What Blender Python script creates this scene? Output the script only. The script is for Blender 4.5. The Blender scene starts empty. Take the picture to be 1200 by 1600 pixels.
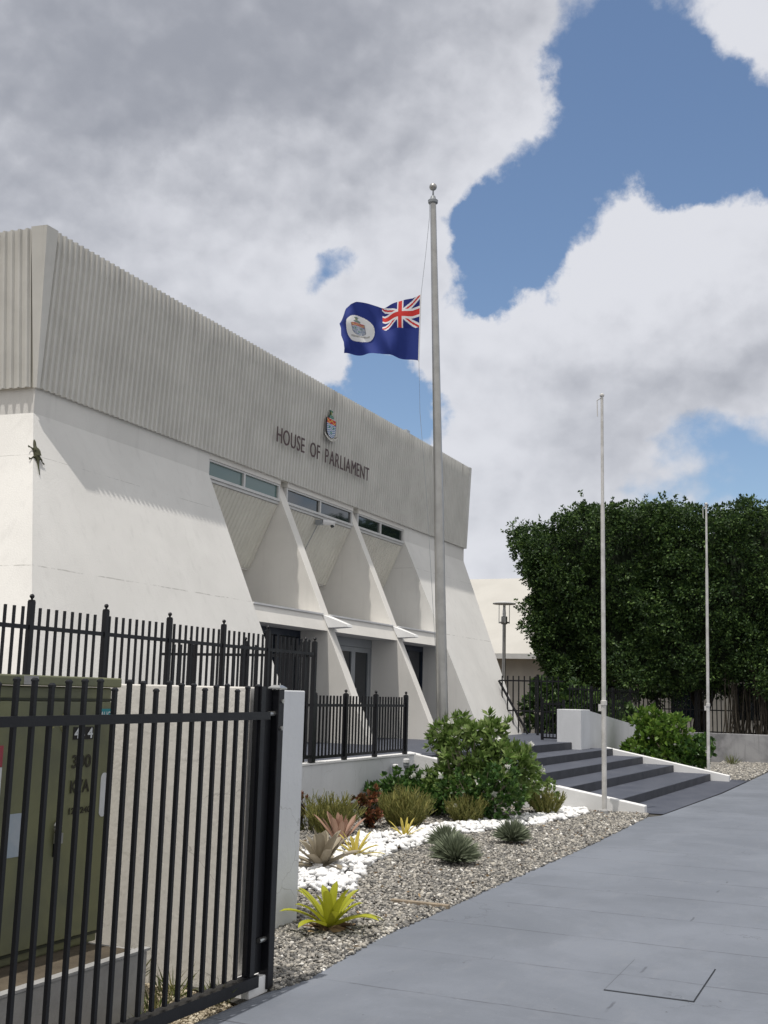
import bpy, bmesh, math, random
import numpy as np
from mathutils import Vector, Matrix
random.seed(7); RNG = np.random.default_rng(11)
sc = bpy.context.scene
COL = sc.collection
rad = math.radians

# ------------------------------------------------------------------ camera
H = 1.6
cam_d = bpy.data.cameras.new('camera'); cam = bpy.data.objects.new('camera', cam_d); COL.objects.link(cam)
cam_d.sensor_fit = 'VERTICAL'; cam_d.sensor_height = 24; cam_d.lens = 26.09
cam_d.clip_start = 0.05; cam_d.clip_end = 3000
right = Vector((0.40836, -0.91246, 0.02579)); down = Vector((0.15848, 0.04304, -0.98642)); fwd = Vector((0.89896, 0.40690, 0.16218))
M = Matrix(((right.x, -down.x, -fwd.x, 0), (right.y, -down.y, -fwd.y, 0), (right.z, -down.z, -fwd.z, H), (0, 0, 0, 1)))
cam.matrix_world = M
sc.camera = cam
sc.view_settings.view_transform = 'Standard'; sc.view_settings.look = 'None'
sc.view_settings.exposure = 0.09; sc.view_settings.gamma = 1.0
sc.render.resolution_x = 768; sc.render.resolution_y = 1024

# ------------------------------------------------------------------ sun
SUN = Vector((0.26, -0.065, -1.0)).normalized()
sd = bpy.data.lights.new('sun', 'SUN'); so = bpy.data.objects.new('sun', sd); COL.objects.link(so)
sd.energy = 3.25; sd.angle = rad(0.5); sd.color = (1.0, 0.95, 0.88)
so.rotation_euler = SUN.to_track_quat('-Z', 'Y').to_euler()
el = math.asin(-SUN.z); az = math.atan2(-SUN.x, -SUN.y)

# ------------------------------------------------------------------ world: sky and clouds
world = bpy.data.worlds.new('World'); sc.world = world; world.cycles.sampling_method = 'MANUAL'; world.cycles.sample_map_resolution = 256; world.use_nodes = True
nt = world.node_tree; nt.nodes.clear()
class NB:
    def __init__(s, nt): s.nt = nt
    def n(s, t, **k):
        x = s.nt.nodes.new(t)
        for a, b in k.items(): setattr(x, a, b)
        return x
    def put(s, sock, v):
        if hasattr(v, 'is_linked') or isinstance(v, bpy.types.NodeSocket): s.nt.links.new(v, sock)
        else: sock.default_value = v
    def m(s, op, a, b=0.0, c=None, clamp=False):
        x = s.n('ShaderNodeMath', operation=op); x.use_clamp = clamp
        s.put(x.inputs[0], a); s.put(x.inputs[1], b)
        if c is not None: s.put(x.inputs[2], c)
        return x.outputs[0]
    def v(s, op, a, b=(0, 0, 0), out=0):
        x = s.n('ShaderNodeVectorMath', operation=op); s.put(x.inputs[0], a)
        if op == 'SCALE': s.put(x.inputs['Scale'], b)
        else: s.put(x.inputs[1], b)
        return x.outputs['Value'] if out else x.outputs[0]
    def noise(s, vec, scale, detail=4, rough=0.5, dist=0.0):
        x = s.n('ShaderNodeTexNoise'); s.put(x.inputs['Vector'], vec)
        x.inputs['Scale'].default_value = scale; x.inputs['Detail'].default_value = detail
        x.inputs['Roughness'].default_value = rough; x.inputs['Distortion'].default_value = dist
        return x.outputs[0]
    def ss(s, v, a, b, lo=0.0, hi=1.0):
        x = s.n('ShaderNodeMapRange', interpolation_type='SMOOTHSTEP'); s.put(x.inputs[0], v)
        for i, q in zip((1, 2, 3, 4), (a, b, lo, hi)): s.put(x.inputs[i], q)
        return x.outputs[0]
    def mix(s, f, a, b):
        x = s.n('ShaderNodeMix', data_type='RGBA'); s.put(x.inputs[0], f); s.put(x.inputs[6], a); s.put(x.inputs[7], b)
        return x.outputs[2]
W = NB(nt)
tc = W.n('ShaderNodeTexCoord').outputs['Generated']
sky = W.n('ShaderNodeTexSky', sky_type='NISHITA'); sky.sun_disc = False
sky.sun_elevation = el; sky.sun_rotation = az; sky.altitude = 0; sky.air_density = 1.0; sky.dust_density = 0.6; sky.ozone_density = 2.0
SKY_K = 0.118
CLOUDS = [  # direction, radius (rad), weight
 ((.640,.600,.480), .20, .75), ((.673,.544,.502), .13, .4), ((.768,.388,.509), .11, .65), ((.742,.493,.454), .10, .55),
 ((.815,.27,.52), .050, .50), ((.703,.591,.395), .12, .45), ((.814,.467,.345), .07, .50), ((.849,.414,.327), .045, .38),
 ((.826,.323,.462), .045, .40), ((.906,.177,.385), .050, .70), ((.917,.115,.372), .055, .60), ((.93,.07,.36), .05, .6), ((.933,.156,.324), .07, .60), ((.925,.238,.296), .055, .55), ((.896,.311,.318), .045, .55), ((.953,.107,.285), .06, .40), ((.93,.268,.248), .05, .30),
 ((.850,.090,.523), .045, .85), ((.925,.335,.186), .040, .65), ((.945,.301,.13), .06, .5), ((.955,.24,.19), .06, .25),
 ((.876,.139,.463), .055, -.95), ((.890,.085,.449), .045, -.95), ((.872,.215,.440), .055, -.85), ((.874,.297,.385), .036, -1.0), ((.889,.280,.363), .038, -1.0), ((.880,.300,.372), .03, -.5), ((.838,.178,.515), .040, -.75),
 ((.879,.410,.250), .032, -.75), ((.883,.385,.27), .030, -.65), ((.875,.40,.285), .022, -.5), ((.809,.458,.376), .033, -1.1), ((.83,.43,.37), .026, -.95), ((.848,.405,.30), .02, -.4), ((.971,.095,.221), .045, -.45), ((.965,.147,.218), .04, -.25),
 ((-.45,-.35,.8), .9, .75), ((-.6,.5,.4), .6, .6), ((-.2,-.9,.3), .6, .6)]  # this row: out-of-view cloud cover added for more ambient light
def blobs(vec, L):
    acc = None
    for d, r, w in L:
        d = Vector(d).normalized()
        dot = W.v('DOT_PRODUCT', vec, tuple(d), out=1)
        g = W.m('MULTIPLY', W.m('EXPONENT', W.m('DIVIDE', W.m('SUBTRACT', dot, 1.0), r * r)), w)
        acc = g if acc is None else W.m('ADD', acc, g)
    return acc
vn = W.v('NORMALIZE', tc)
wob = W.n('ShaderNodeTexNoise'); W.put(wob.inputs['Vector'], vn); wob.inputs['Scale'].default_value = 9; wob.inputs['Detail'].default_value = 8; wob.inputs['Roughness'].default_value = 0.6
wv = W.v('SUBTRACT', wob.outputs['Color'], (.5, .5, .5))
vw = W.v('NORMALIZE', W.v('ADD', vn, W.v('SCALE', wv, 0.125)))
def puff(vec, scale):
    x = W.n('ShaderNodeTexVoronoi', feature='F1'); W.put(x.inputs['Vector'], vec); x.inputs['Scale'].default_value = scale
    return W.m('SUBTRACT', 0.45, x.outputs['Distance'])
def density(off):
    p = W.v('MULTIPLY', W.v('ADD', vn, off), (1, 1, 1.3))
    pd = W.v('ADD', p, W.v('SCALE', wv, 0.05))
    n = W.noise(p, 5.5, 6, 0.5, 0.2)
    D = W.m('ADD', W.m('MULTIPLY_ADD', n, 0.9, -0.22), W.m('MULTIPLY', puff(pd, 13), 0.50))
    D = W.m('ADD', D, W.m('MULTIPLY', puff(pd, 31), 0.24)); D = W.m('ADD', D, W.m('MULTIPLY', puff(pd, 70), 0.10))
    return W.m('ADD', D, W.m('MULTIPLY_ADD', W.noise(p, 60, 6, 0.65), 0.20, -0.10))
bl = blobs(vw, CLOUDS)
D1 = W.m('ADD', density((0, 0, 0)), bl)
D2 = W.m('ADD', density((-0.007, 0.006, 0.013)), bl)
mask = W.m('MULTIPLY', W.ss(D1, 0.22, 0.66), 0.97)
relief = W.m('SUBTRACT', D1, D2)
BR = [((.66,.55,.52), .13, -.52), ((.76,.38,.52), .09, -.34), ((.71,.51,.47), .06, -.10), ((.72,.56,.40), .06, .05), ((.76,.50,.405), .055, .34), ((.82,.45,.35), .045, .20), ((.84,.36,.41), .05, .18), ((.83,.29,.48), .04, .18),
      ((.903,.215,.372), .036, .38), ((.905,.165,.392), .034, .42), ((.915,.10,.385), .04, .36), ((.93,.16,.34), .05, .12), ((.90,.30,.31), .035, .22), ((.94,.20,.275), .035, -.12), ((.955,.10,.28), .045, -.16), ((.945,.25,.22), .05, -.12), ((.85,.09,.52), .04, .25), ((.925,.335,.18), .04, .25), ((.97,.12,.2), .07, -.18)]
lum = W.m('ADD', 0.70, blobs(vw, BR))
lum = W.m('ADD', lum, W.m('MULTIPLY_ADD', W.noise(W.v('MULTIPLY', vn, (1, 1, 1.5)), 9.0, 4, 0.5, 0.3), 0.55, -0.275))
lum = W.m('ADD', lum, W.m('MULTIPLY', relief, 0.72))
lum = W.m('ADD', lum, W.m('SUBTRACT', 0.12, W.m('MULTIPLY', W.ss(D1, 0.5, 1.5), 0.22)))
ccol = W.mix(W.ss(lum, -0.15, 1.05), (0.315, 0.33, 0.375, 1), (0.70, 0.71, 0.755, 1))
bg_s = W.n('ShaderNodeBackground'); W.put(bg_s.inputs[0], sky.outputs[0]); bg_s.inputs[1].default_value = SKY_K
amb_fill = W.ss(W.v('DOT_PRODUCT', vn, tuple(Vector((-.5, -.42, .76)).normalized()), out=1), 0.0, 0.75)   # unseen clouds overhead and behind, set bright and neutral to lift ambient light
bg_c = W.n('ShaderNodeBackground'); W.put(bg_c.inputs[0], W.mix(amb_fill, ccol, (.68, .675, .67, 1))); W.put(bg_c.inputs[1], W.m('MULTIPLY_ADD', amb_fill, 0.10, 1.0))
ms = W.n('ShaderNodeMixShader'); W.put(ms.inputs[0], mask); nt.links.new(bg_s.outputs[0], ms.inputs[1]); nt.links.new(bg_c.outputs[0], ms.inputs[2])
wo = W.n('ShaderNodeOutputWorld'); nt.links.new(ms.outputs[0], wo.inputs[0])

# ------------------------------------------------------------------ materials
def mk(name, col, rough=0.8, var=0.12, vscale=2.0, bump=0.0, bscale=60, metallic=0.0, spec=0.4, col2=None, streak=0.0, fine=0.0, extra=None):
    m = bpy.data.materials.new(name); m.use_nodes = True; t = m.node_tree; t.nodes.clear(); N = NB(t)
    b = N.n('ShaderNodeBsdfPrincipled'); o = N.n('ShaderNodeOutputMaterial'); t.links.new(b.outputs[0], o.inputs[0])
    b.inputs['Roughness'].default_value = rough; b.inputs['Metallic'].default_value = metallic
    b.inputs['Specular IOR Level'].default_value = spec
    pos = N.n('ShaderNodeNewGeometry').outputs['Position']
    c2 = col2 if col2 else tuple(max(0, c * (1 - var * 2)) for c in col)
    f = N.ss(N.noise(pos, vscale, 6, 0.6, 0.3), 0.32, 0.72)
    c = N.mix(f, (*col, 1), (*c2, 1))
    if streak:
        st = N.noise(N.v('MULTIPLY', pos, (9, 9, 0.7)), 1.0, 5, 0.6)
        k = N.m('MULTIPLY', N.ss(st, 0.52, 0.72), streak)
        c = N.mix(k, c, (*[x * 0.55 for x in col], 1))
    if fine:
        fn = N.noise(pos, bscale * 0.8, 3, 0.7)
        c = N.mix(N.m('MULTIPLY', N.ss(fn, 0.4, 0.75), fine), c, (*[x * 0.6 for x in col], 1))
    if extra: c = extra(N, pos, c)
    N.put(b.inputs['Base Color'], c)
    N.put(b.inputs['Roughness'], N.m('MULTIPLY_ADD', f, 0.1, rough - 0.05))
    if bump:
        bp = N.n('ShaderNodeBump'); bp.inputs['Strength'].default_value = bump; bp.inputs['Distance'].default_value = 0.01
        N.put(bp.inputs['Height'], N.noise(pos, bscale, 5, 0.65)); t.links.new(bp.outputs[0], b.inputs['Normal'])
    return m
def seamed(N, pos, c):
    s = N.n('ShaderNodeSeparateXYZ'); N.put(s.inputs[0], pos)
    wob = N.m('MULTIPLY_ADD', N.noise(pos, 3, 3), 0.02, -0.01)
    for z0, w in ((3.06, 0.008), (4.62, 0.004)):
        d = N.m('ABSOLUTE', N.m('SUBTRACT', N.m('ADD', s.outputs[2], wob), z0))
        line = N.m('SUBTRACT', 1.0, N.ss(d, w * 0.5, w * 1.5))
        gate = N.ss(N.noise(pos, 2.5, 4, 0.8), 0.42, 0.6)
        c = N.mix(N.m('MULTIPLY', N.m('MULTIPLY', line, gate), 0.55), c, (0.25, 0.24, 0.22, 1))
    sp = N.ss(N.noise(pos, 14, 2, 0.5), 0.80, 0.84)
    c = N.mix(N.m('MULTIPLY', sp, 0.5), c, (0.3, 0.28, 0.25, 1))
    return c
def cracked(N, pos, c):
    vo = N.n('ShaderNodeTexVoronoi', feature='DISTANCE_TO_EDGE'); vo.inputs['Scale'].default_value = 1.5
    w = N.n('ShaderNodeTexNoise'); N.put(w.inputs['Vector'], pos); w.inputs['Scale'].default_value = 4; w.inputs['Detail'].default_value = 6
    N.put(vo.inputs['Vector'], N.v('ADD', pos, N.v('SCALE', w.outputs['Color'], 0.35)))
    k = N.m('MULTIPLY', N.m('SUBTRACT', 1.0, N.ss(vo.outputs[0], 0.002, 0.007)), N.ss(N.noise(pos, 1.3, 3), 0.48, 0.56))
    return N.mix(N.m('MULTIPLY', k, 0.35), c, (0.22, 0.21, 0.2, 1))
def corroded(N, pos, c):
    s = N.n('ShaderNodeSeparateXYZ'); N.put(s.inputs[0], pos)
    top = N.ss(s.outputs[2], 7.2, 7.9)
    st = N.ss(N.noise(N.v('MULTIPLY', pos, (4, 4, 0.35)), 1.0, 5, 0.7), 0.5, 0.68)
    c = N.mix(N.m('MULTIPLY', N.m('MULTIPLY', top, st), 0.45), c, (0.2, 0.195, 0.18, 1))
    st2 = N.ss(N.noise(N.v('MULTIPLY', pos, (2.2, 2.2, 0.2)), 1.0, 4, 0.6), 0.45, 0.8)
    return N.mix(N.m('MULTIPLY', st2, 0.10), c, (0.36, 0.35, 0.32, 1))
M_ = {}
M_['stucco'] = mk('stucco_white', (0.70, 0.69, 0.665), 0.85, 0.05, 0.7, 0.35, 45, streak=0.14, extra=seamed)
M_['stucco_fin'] = mk('stucco_fin', (0.72, 0.70, 0.66), 0.85, 0.05, 0.9, 0.25, 45, streak=0.1)
M_['corr'] = mk('corrugated_cladding', (0.60, 0.592, 0.56), 0.6, 0.06, 1.5, 0.05, 30, extra=corroded)
M_['corr_s'] = mk('corrugated_soffit', (0.60, 0.58, 0.52), 0.6, 0.05, 1.5)
M_['beige_wall'] = mk('rough_render_wall', (0.74, 0.715, 0.67), 0.92, 0.06, 1.2, 0.45, 22, streak=0.10, fine=0.05, extra=cracked)
M_['wall_white'] = mk('painted_wall', (0.66, 0.675, 0.70), 0.8, 0.05, 1.2, 0.3, 30, streak=0.1, extra=cracked)
M_['wall_plain'] = mk('plain_painted_wall', (0.66, 0.675, 0.70), 0.8, 0.06, 1.2, 0.3, 30, streak=0.15)
M_['kerb_white'] = mk('white_kerb_paint', (0.76, 0.76, 0.76), 0.75, 0.05, 2, 0.2, 40, fine=0.06)
M_['step'] = mk('dark_step_paint', (0.062, 0.069, 0.092), 0.6, 0.12, 2.5, 0.25, 50, spec=0.3, col2=(0.088, 0.096, 0.12), fine=0.15, streak=0.1)
M_['riser'] = mk('riser_dark', (0.045, 0.048, 0.06), 0.6, 0.1, 2.5, 0.2, 50)
M_['black'] = mk('black_paint', (0.006, 0.0065, 0.009), 0.42, 0.1, 9, 0.1, 90, spec=0.35)
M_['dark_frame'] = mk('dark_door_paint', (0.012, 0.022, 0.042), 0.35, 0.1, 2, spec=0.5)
M_['grey_frame'] = mk('grey_frame', (0.30, 0.32, 0.34), 0.4, 0.05, 3, metallic=0.3)
M_['alu'] = mk('aluminium_frame', (0.58, 0.58, 0.57), 0.45, 0.05, 3)
M_['pole_grey'] = mk('brushed_aluminium_pole', (0.40, 0.395, 0.38), 0.33, 0.08, 5, metallic=0.8)
M_['pole_white'] = mk('chipped_white_pole', (0.62, 0.61, 0.60), 0.55, 0.1, 6, 0.1, 60, col2=(0.45, 0.44, 0.42))
M_['steel'] = mk('steel', (0.5, 0.5, 0.48), 0.3, 0.1, 8, metallic=0.9)
M_['olive'] = mk('olive_cabinet_paint', (0.17, 0.175, 0.09), 0.45, 0.12, 2.2, 0.15, 30, col2=(0.105, 0.112, 0.072), streak=0.2)
M_['olive_dark'] = mk('olive_seam', (0.03, 0.035, 0.02), 0.6)
M_['concrete'] = mk('concrete', (0.36, 0.36, 0.36), 0.9, 0.15, 3, 0.6, 25, fine=0.2, streak=0.25)
M_['stained'] = mk('stained_concrete', (0.34, 0.34, 0.35), 0.9, 0.1, 1.2, 0.5, 25, col2=(0.12, 0.12, 0.13), streak=0.6)
M_['roof'] = mk('pale_roof', (0.47, 0.455, 0.42), 0.6, 0.05, 0.5, streak=0.05)
M_['tan'] = mk('tan_wall', (0.60, 0.575, 0.53), 0.85, 0.1, 0.8, 0.2, 30)
M_['dirt'] = mk('soil', (0.13, 0.105, 0.075), 0.95, 0.3, 2, 0.8, 20, fine=0.3)
M_['yard'] = mk('yard_sand', (0.42, 0.36, 0.26), 0.95, 0.25, 3, 0.9, 35, fine=0.5)
M_['bark'] = mk('bark', (0.10, 0.085, 0.065), 0.9, 0.3, 9, 0.8, 30)
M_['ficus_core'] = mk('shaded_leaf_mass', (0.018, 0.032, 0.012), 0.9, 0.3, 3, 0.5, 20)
M_['bark_pale'] = mk('pale_branch', (0.25, 0.22, 0.16), 0.85, 0.2, 9, 0.5, 40)
M_['letters'] = mk('sign_letter_metal', (0.075, 0.038, 0.034), 0.5, 0.15, 7)
M_['white_plastic'] = mk('white_plastic', (0.72, 0.72, 0.73), 0.4, 0.03, 3)
M_['wood'] = mk('weathered_wood', (0.33, 0.27, 0.2), 0.9, 0.2, 8, 0.6, 40)
M_['sticker_w'] = mk('white_sticker', (0.62, 0.64, 0.66), 0.4, 0.05, 9)
M_['sticker_b'] = mk('pale_blue_sticker', (0.30, 0.36, 0.42), 0.4, 0.2, 12, col2=(0.38, 0.42, 0.46))
M_['sticker_r'] = mk('red_sticker', (0.32, 0.05, 0.07), 0.4, 0.05, 9)
M_['sticker_t'] = mk('teal_sticker', (0.02, 0.22, 0.26), 0.4, 0.05, 9)
M_['stencil'] = mk('stencil_paint', (0.034, 0.032, 0.02), 0.7, 0.2, 40)
M_['label_black'] = mk('label_black', (0.01, 0.01, 0.01), 0.4)
M_['chalk'] = mk('chalk_mark', (0.36, 0.35, 0.16), 0.9, 0.3, 60)
M_['lizard'] = mk('reptile_skin', (0.05, 0.055, 0.02), 0.7, 0.3, 40, 0.5, 120, col2=(0.03, 0.028, 0.015))

def glass(name, col, rough=0.04, extra_spec=0.9):
    m = bpy.data.materials.new(name); m.use_nodes = True; b = m.node_tree.nodes['Principled BSDF']
    b.inputs['Base Color'].default_value = (*col, 1); b.inputs['Roughness'].default_value = rough
    b.inputs['Specular IOR Level'].default_value = extra_spec; b.inputs['IOR'].default_value = 1.6
    return m
M_['glass'] = glass('window_glass', (0.012, 0.018, 0.02))
M_['glass_teal'] = glass('teal_reflection_glass', (0.10, 0.165, 0.16), 0.05, 0.5)  # teal reflection in the nearest window put into the base colour
M_['glass_dark'] = glass('dark_door_glass', (0.008, 0.012, 0.018), 0.05, 0.5)

def leafmat(name, c1, c2, c3, trans=0.25, rough=0.5, tipcol=None):
    m = bpy.data.materials.new(name); m.use_nodes = True; t = m.node_tree; t.nodes.clear(); N = NB(t)
    g = N.n('ShaderNodeNewGeometry'); r = N.n('ShaderNodeValToRGB'); N.put(r.inputs[0], g.outputs['Random Per Island'])
    e = r.color_ramp.elements; e[0].color = (*c1, 1); e[1].color = (*c3, 1); x = e.new(0.5); x.color = (*c2, 1)
    c = r.outputs[0]
    f = N.ss(N.noise(g.outputs['Position'], 2.6, 4, 0.6), 0.35, 0.7)
    c = N.mix(N.m('MULTIPLY', f, 0.55), c, (*c1, 1))
    b = N.n('ShaderNodeBsdfPrincipled'); N.put(b.inputs['Base Color'], c); b.inputs['Roughness'].default_value = rough
    b.inputs['Specular IOR Level'].default_value = 0.35
    tr = N.n('ShaderNodeBsdfTranslucent'); N.put(tr.inputs[0], c)
    mx = N.n('ShaderNodeMixShader'); mx.inputs[0].default_value = trans
    t.links.new(b.outputs[0], mx.inputs[1]); t.links.new(tr.outputs[0], mx.inputs[2])
    o = N.n('ShaderNodeOutputMaterial'); t.links.new(mx.outputs[0], o.inputs[0])
    return m
M_['ficus'] = leafmat('ficus_leaf', (0.016, 0.036, 0.012), (0.042, 0.088, 0.024), (0.15, 0.24, 0.06), 0.2, 0.55)
M_['shrub'] = leafmat('shrub_leaf', (0.08, 0.14, 0.03), (0.16, 0.25, 0.06), (0.30, 0.38, 0.14), 0.3, 0.4)
M_['shrub_dk'] = leafmat('jasmine_leaf', (0.03, 0.075, 0.018), (0.06, 0.13, 0.03), (0.13, 0.22, 0.05), 0.25, 0.4)
M_['shrub_yl'] = leafmat('bright_shrub_leaf', (0.06, 0.13, 0.02), (0.12, 0.22, 0.035), (0.22, 0.32, 0.06), 0.35, 0.4)
M_['firestick'] = leafmat('pencil_stem', (0.13, 0.14, 0.04), (0.24, 0.25, 0.07), (0.38, 0.34, 0.11), 0.1, 0.6)
M_['croton'] = leafmat('red_leaf', (0.04, 0.05, 0.015), (0.18, 0.05, 0.025), (0.30, 0.12, 0.06), 0.25, 0.4)
M_['agave'] = leafmat('grey_green_leaf', (0.13, 0.155, 0.105), (0.21, 0.245, 0.165), (0.34, 0.38, 0.26), 0.1, 0.5)
M_['brom_y'] = leafmat('yellow_green_strap_leaf', (0.26, 0.27, 0.02), (0.40, 0.42, 0.03), (0.52, 0.50, 0.07), 0.3, 0.35)
M_['brom_t'] = leafmat('silvery_tan_leaf', (0.22, 0.18, 0.13), (0.33, 0.29, 0.22), (0.30, 0.28, 0.19), 0.15, 0.5)
M_['brom_r'] = leafmat('dusty_red_leaf', (0.30, 0.16, 0.12), (0.38, 0.23, 0.17), (0.36, 0.28, 0.18), 0.2, 0.5)
M_['brom_s'] = leafmat('golden_strap_leaf', (0.50, 0.40, 0.08), (0.60, 0.50, 0.12), (0.45, 0.42, 0.10), 0.3, 0.4)
M_['grass'] = leafmat('weed_blade', (0.10, 0.14, 0.04), (0.17, 0.20, 0.06), (0.34, 0.30, 0.14), 0.25, 0.6)
M_['dead'] = leafmat('dead_leaf', (0.10, 0.06, 0.035), (0.2, 0.13, 0.07), (0.5, 0.36, 0.2), 0.1, 0.8)
M_['petal'] = leafmat('white_petal', (0.75, 0.75, 0.7), (0.8, 0.8, 0.77), (0.85, 0.84, 0.8), 0.3, 0.6)

def stonemat(name, ramp, rough=0.7):
    m = bpy.data.materials.new(name); m.use_nodes = True; t = m.node_tree; N = NB(t); b = t.nodes['Principled BSDF']
    g = N.n('ShaderNodeNewGeometry'); r = N.n('ShaderNodeValToRGB'); N.put(r.inputs[0], g.outputs['Random Per Island'])
    e = r.color_ramp.elements; e[0].position = ramp[0][0]; e[0].color = (*ramp[0][1], 1); e[1].position = ramp[-1][0]; e[1].color = (*ramp[-1][1], 1)
    for p, c in ramp[1:-1]: x = e.new(p); x.color = (*c, 1)
    f = N.noise(g.outputs['Position'], 90, 3, 0.6)
    c = N.mix(N.m('MULTIPLY', N.ss(f, 0.45, 0.7), 0.3), r.outputs[0], (0.12, 0.11, 0.1, 1))
    N.put(b.inputs['Base Color'], c); b.inputs['Roughness'].default_value = rough
    return m
M_['gravel'] = stonemat('grey_gravel', [(0, (0.06, 0.058, 0.056)), (0.35, (0.16, 0.155, 0.145)), (0.6, (0.27, 0.255, 0.225)), (0.82, (0.37, 0.345, 0.305)), (0.93, (0.46, 0.43, 0.37)), (1.0, (0.74, 0.72, 0.68))])
M_['white_stone'] = stonemat('white_pebble', [(0, (0.74, 0.74, 0.73)), (0.5, (0.84, 0.84, 0.84)), (1, (0.88, 0.88, 0.88))], 0.5)
M_['white_stone'].node_tree.nodes['Principled BSDF'].inputs['Base Color'].default_value = (.8, .8, .8, 1)

# paving: painted concrete slabs with joints, hairline cracks, scuffs
def pavemat():
    m = bpy.data.materials.new('painted_paving'); m.use_nodes = True; t = m.node_tree; N = NB(t); b = t.nodes['Principled BSDF']
    pos = N.n('ShaderNodeNewGeometry').outputs['Position']
    s = N.n('ShaderNodeSeparateXYZ'); N.put(s.inputs[0], pos)
    base = N.mix(N.ss(N.noise(pos, 0.9, 7, 0.62, 0.4), 0.3, 0.72), (0.176, 0.193, 0.226, 1), (0.140, 0.155, 0.183, 1))
    base = N.mix(N.m('MULTIPLY', N.ss(N.noise(N.v('MULTIPLY', pos, (1.2, 5, 1)), 1.6, 6, 0.7), 0.5, 0.75), 0.35), base, (0.20, 0.21, 0.23, 1))
    base = N.mix(N.m('MULTIPLY', N.ss(N.noise(pos, 45, 3, 0.7), 0.5, 0.8), 0.18), base, (0.09, 0.10, 0.12, 1))
    wob = N.m('MULTIPLY_ADD', N.noise(pos, 2.2, 4, 0.6), 0.05, -0.025)
    xx = N.m('ADD', s.outputs[0], wob); yy = N.m('ADD', s.outputs[1], wob)
    h = None
    def line(coord, period, off, w):
        f = N.m('SUBTRACT', N.m('PINGPONG', N.m('ADD', coord, off), period / 2), 0.0)
        return N.m('SUBTRACT', 1.0, N.ss(f, w * 0.4, w * 1.6))
    gx = line(xx, 0.96, 0.76, 0.009); gy = line(yy, 1.75, 0.33, 0.007)
    bx = N.ss(N.noise(pos, 1.8, 4, 0.8), 0.40, 0.58); by = N.ss(N.noise(N.v('ADD', pos, (7, 3, 0)), 1.1, 3, 0.8), 0.55, 0.62)
    k = N.m('MAXIMUM', N.m('MULTIPLY', gx, N.m('MULTIPLY_ADD', bx, 0.8, 0.2)), N.m('MULTIPLY', gy, by))
    vo = N.n('ShaderNodeTexVoronoi', feature='DISTANCE_TO_EDGE'); vo.inputs['Scale'].default_value = 0.7
    wn = N.n('ShaderNodeTexNoise'); N.put(wn.inputs['Vector'], pos); wn.inputs['Scale'].default_value = 3; wn.inputs['Detail'].default_value = 7
    N.put(vo.inputs['Vector'], N.v('ADD', pos, N.v('SCALE', wn.outputs['Color'], 0.6)))
    cr = N.m('MULTIPLY', N.m('SUBTRACT', 1.0, N.ss(vo.outputs[0], 0.001, 0.004)), N.ss(N.noise(pos, 0.8, 3), 0.52, 0.6))
    k = N.m('MAXIMUM', k, N.m('MULTIPLY', cr, 0.6))
    base = N.mix(N.m('MULTIPLY', N.ss(N.noise(N.v('ADD', pos, (11, 4, 0)), 0.45, 8, 0.7, 0.8), 0.48, 0.62), 0.42), base, (0.115, 0.128, 0.15, 1))
    base = N.mix(N.m('MULTIPLY', N.ss(N.noise(N.v('ADD', pos, (1, 14, 0)), 7, 6, 0.75), 0.60, 0.72), 0.35), base, (0.25, 0.265, 0.29, 1))
    c = N.mix(N.m('MULTIPLY', k, 0.62), base, (0.06, 0.065, 0.078, 1))
    sp = N.ss(N.noise(pos, 24, 2, 0.4), 0.77, 0.80); c = N.mix(N.m('MULTIPLY', sp, 0.5), c, (0.32, 0.34, 0.36, 1))
    sp = N.ss(N.noise(N.v('ADD', pos, (3, 9, 1)), 17, 2, 0.4), 0.77, 0.79); c = N.mix(N.m('MULTIPLY', sp, 0.8), c, (0.05, 0.05, 0.055, 1))
    N.put(b.inputs['Base Color'], c); b.inputs['Roughness'].default_value = 0.62; b.inputs['Specular IOR Level'].default_value = 0.35
    bp = N.n('ShaderNodeBump'); bp.inputs['Strength'].default_value = 0.35; bp.inputs['Distance'].default_value = 0.012
    N.put(bp.inputs['Height'], N.m('SUBTRACT', N.m('MULTIPLY', N.noise(pos, 30, 6, 0.7), 0.5), N.m('MULTIPLY', k, 0.7)))
    t.links.new(bp.outputs[0], b.inputs['Normal'])
    return m
M_['pave'] = pavemat()
def attrmat(name, rough=0.7, trans=0.0):
    m = bpy.data.materials.new(name); m.use_nodes = True; t = m.node_tree; N = NB(t); b = t.nodes['Principled BSDF']
    a = N.n('ShaderNodeAttribute'); a.attribute_name = 'pattern'; N.put(b.inputs['Base Color'], a.outputs['Color']); b.inputs['Roughness'].default_value = rough
    b.inputs['Specular IOR Level'].default_value = 0.2
    if trans:
        o = t.nodes['Material Output']; tr = N.n('ShaderNodeBsdfTranslucent'); N.put(tr.inputs[0], a.outputs['Color'])
        mx = N.n('ShaderNodeMixShader'); mx.inputs[0].default_value = trans
        t.links.new(b.outputs[0], mx.inputs[1]); t.links.new(tr.outputs[0], mx.inputs[2]); t.links.new(mx.outputs[0], o.inputs[0])
    return m
M_['arms'] = attrmat('coat_of_arms_paint'); M_['flagcloth'] = attrmat('flag_cloth', 0.75, 0.3)

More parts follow.
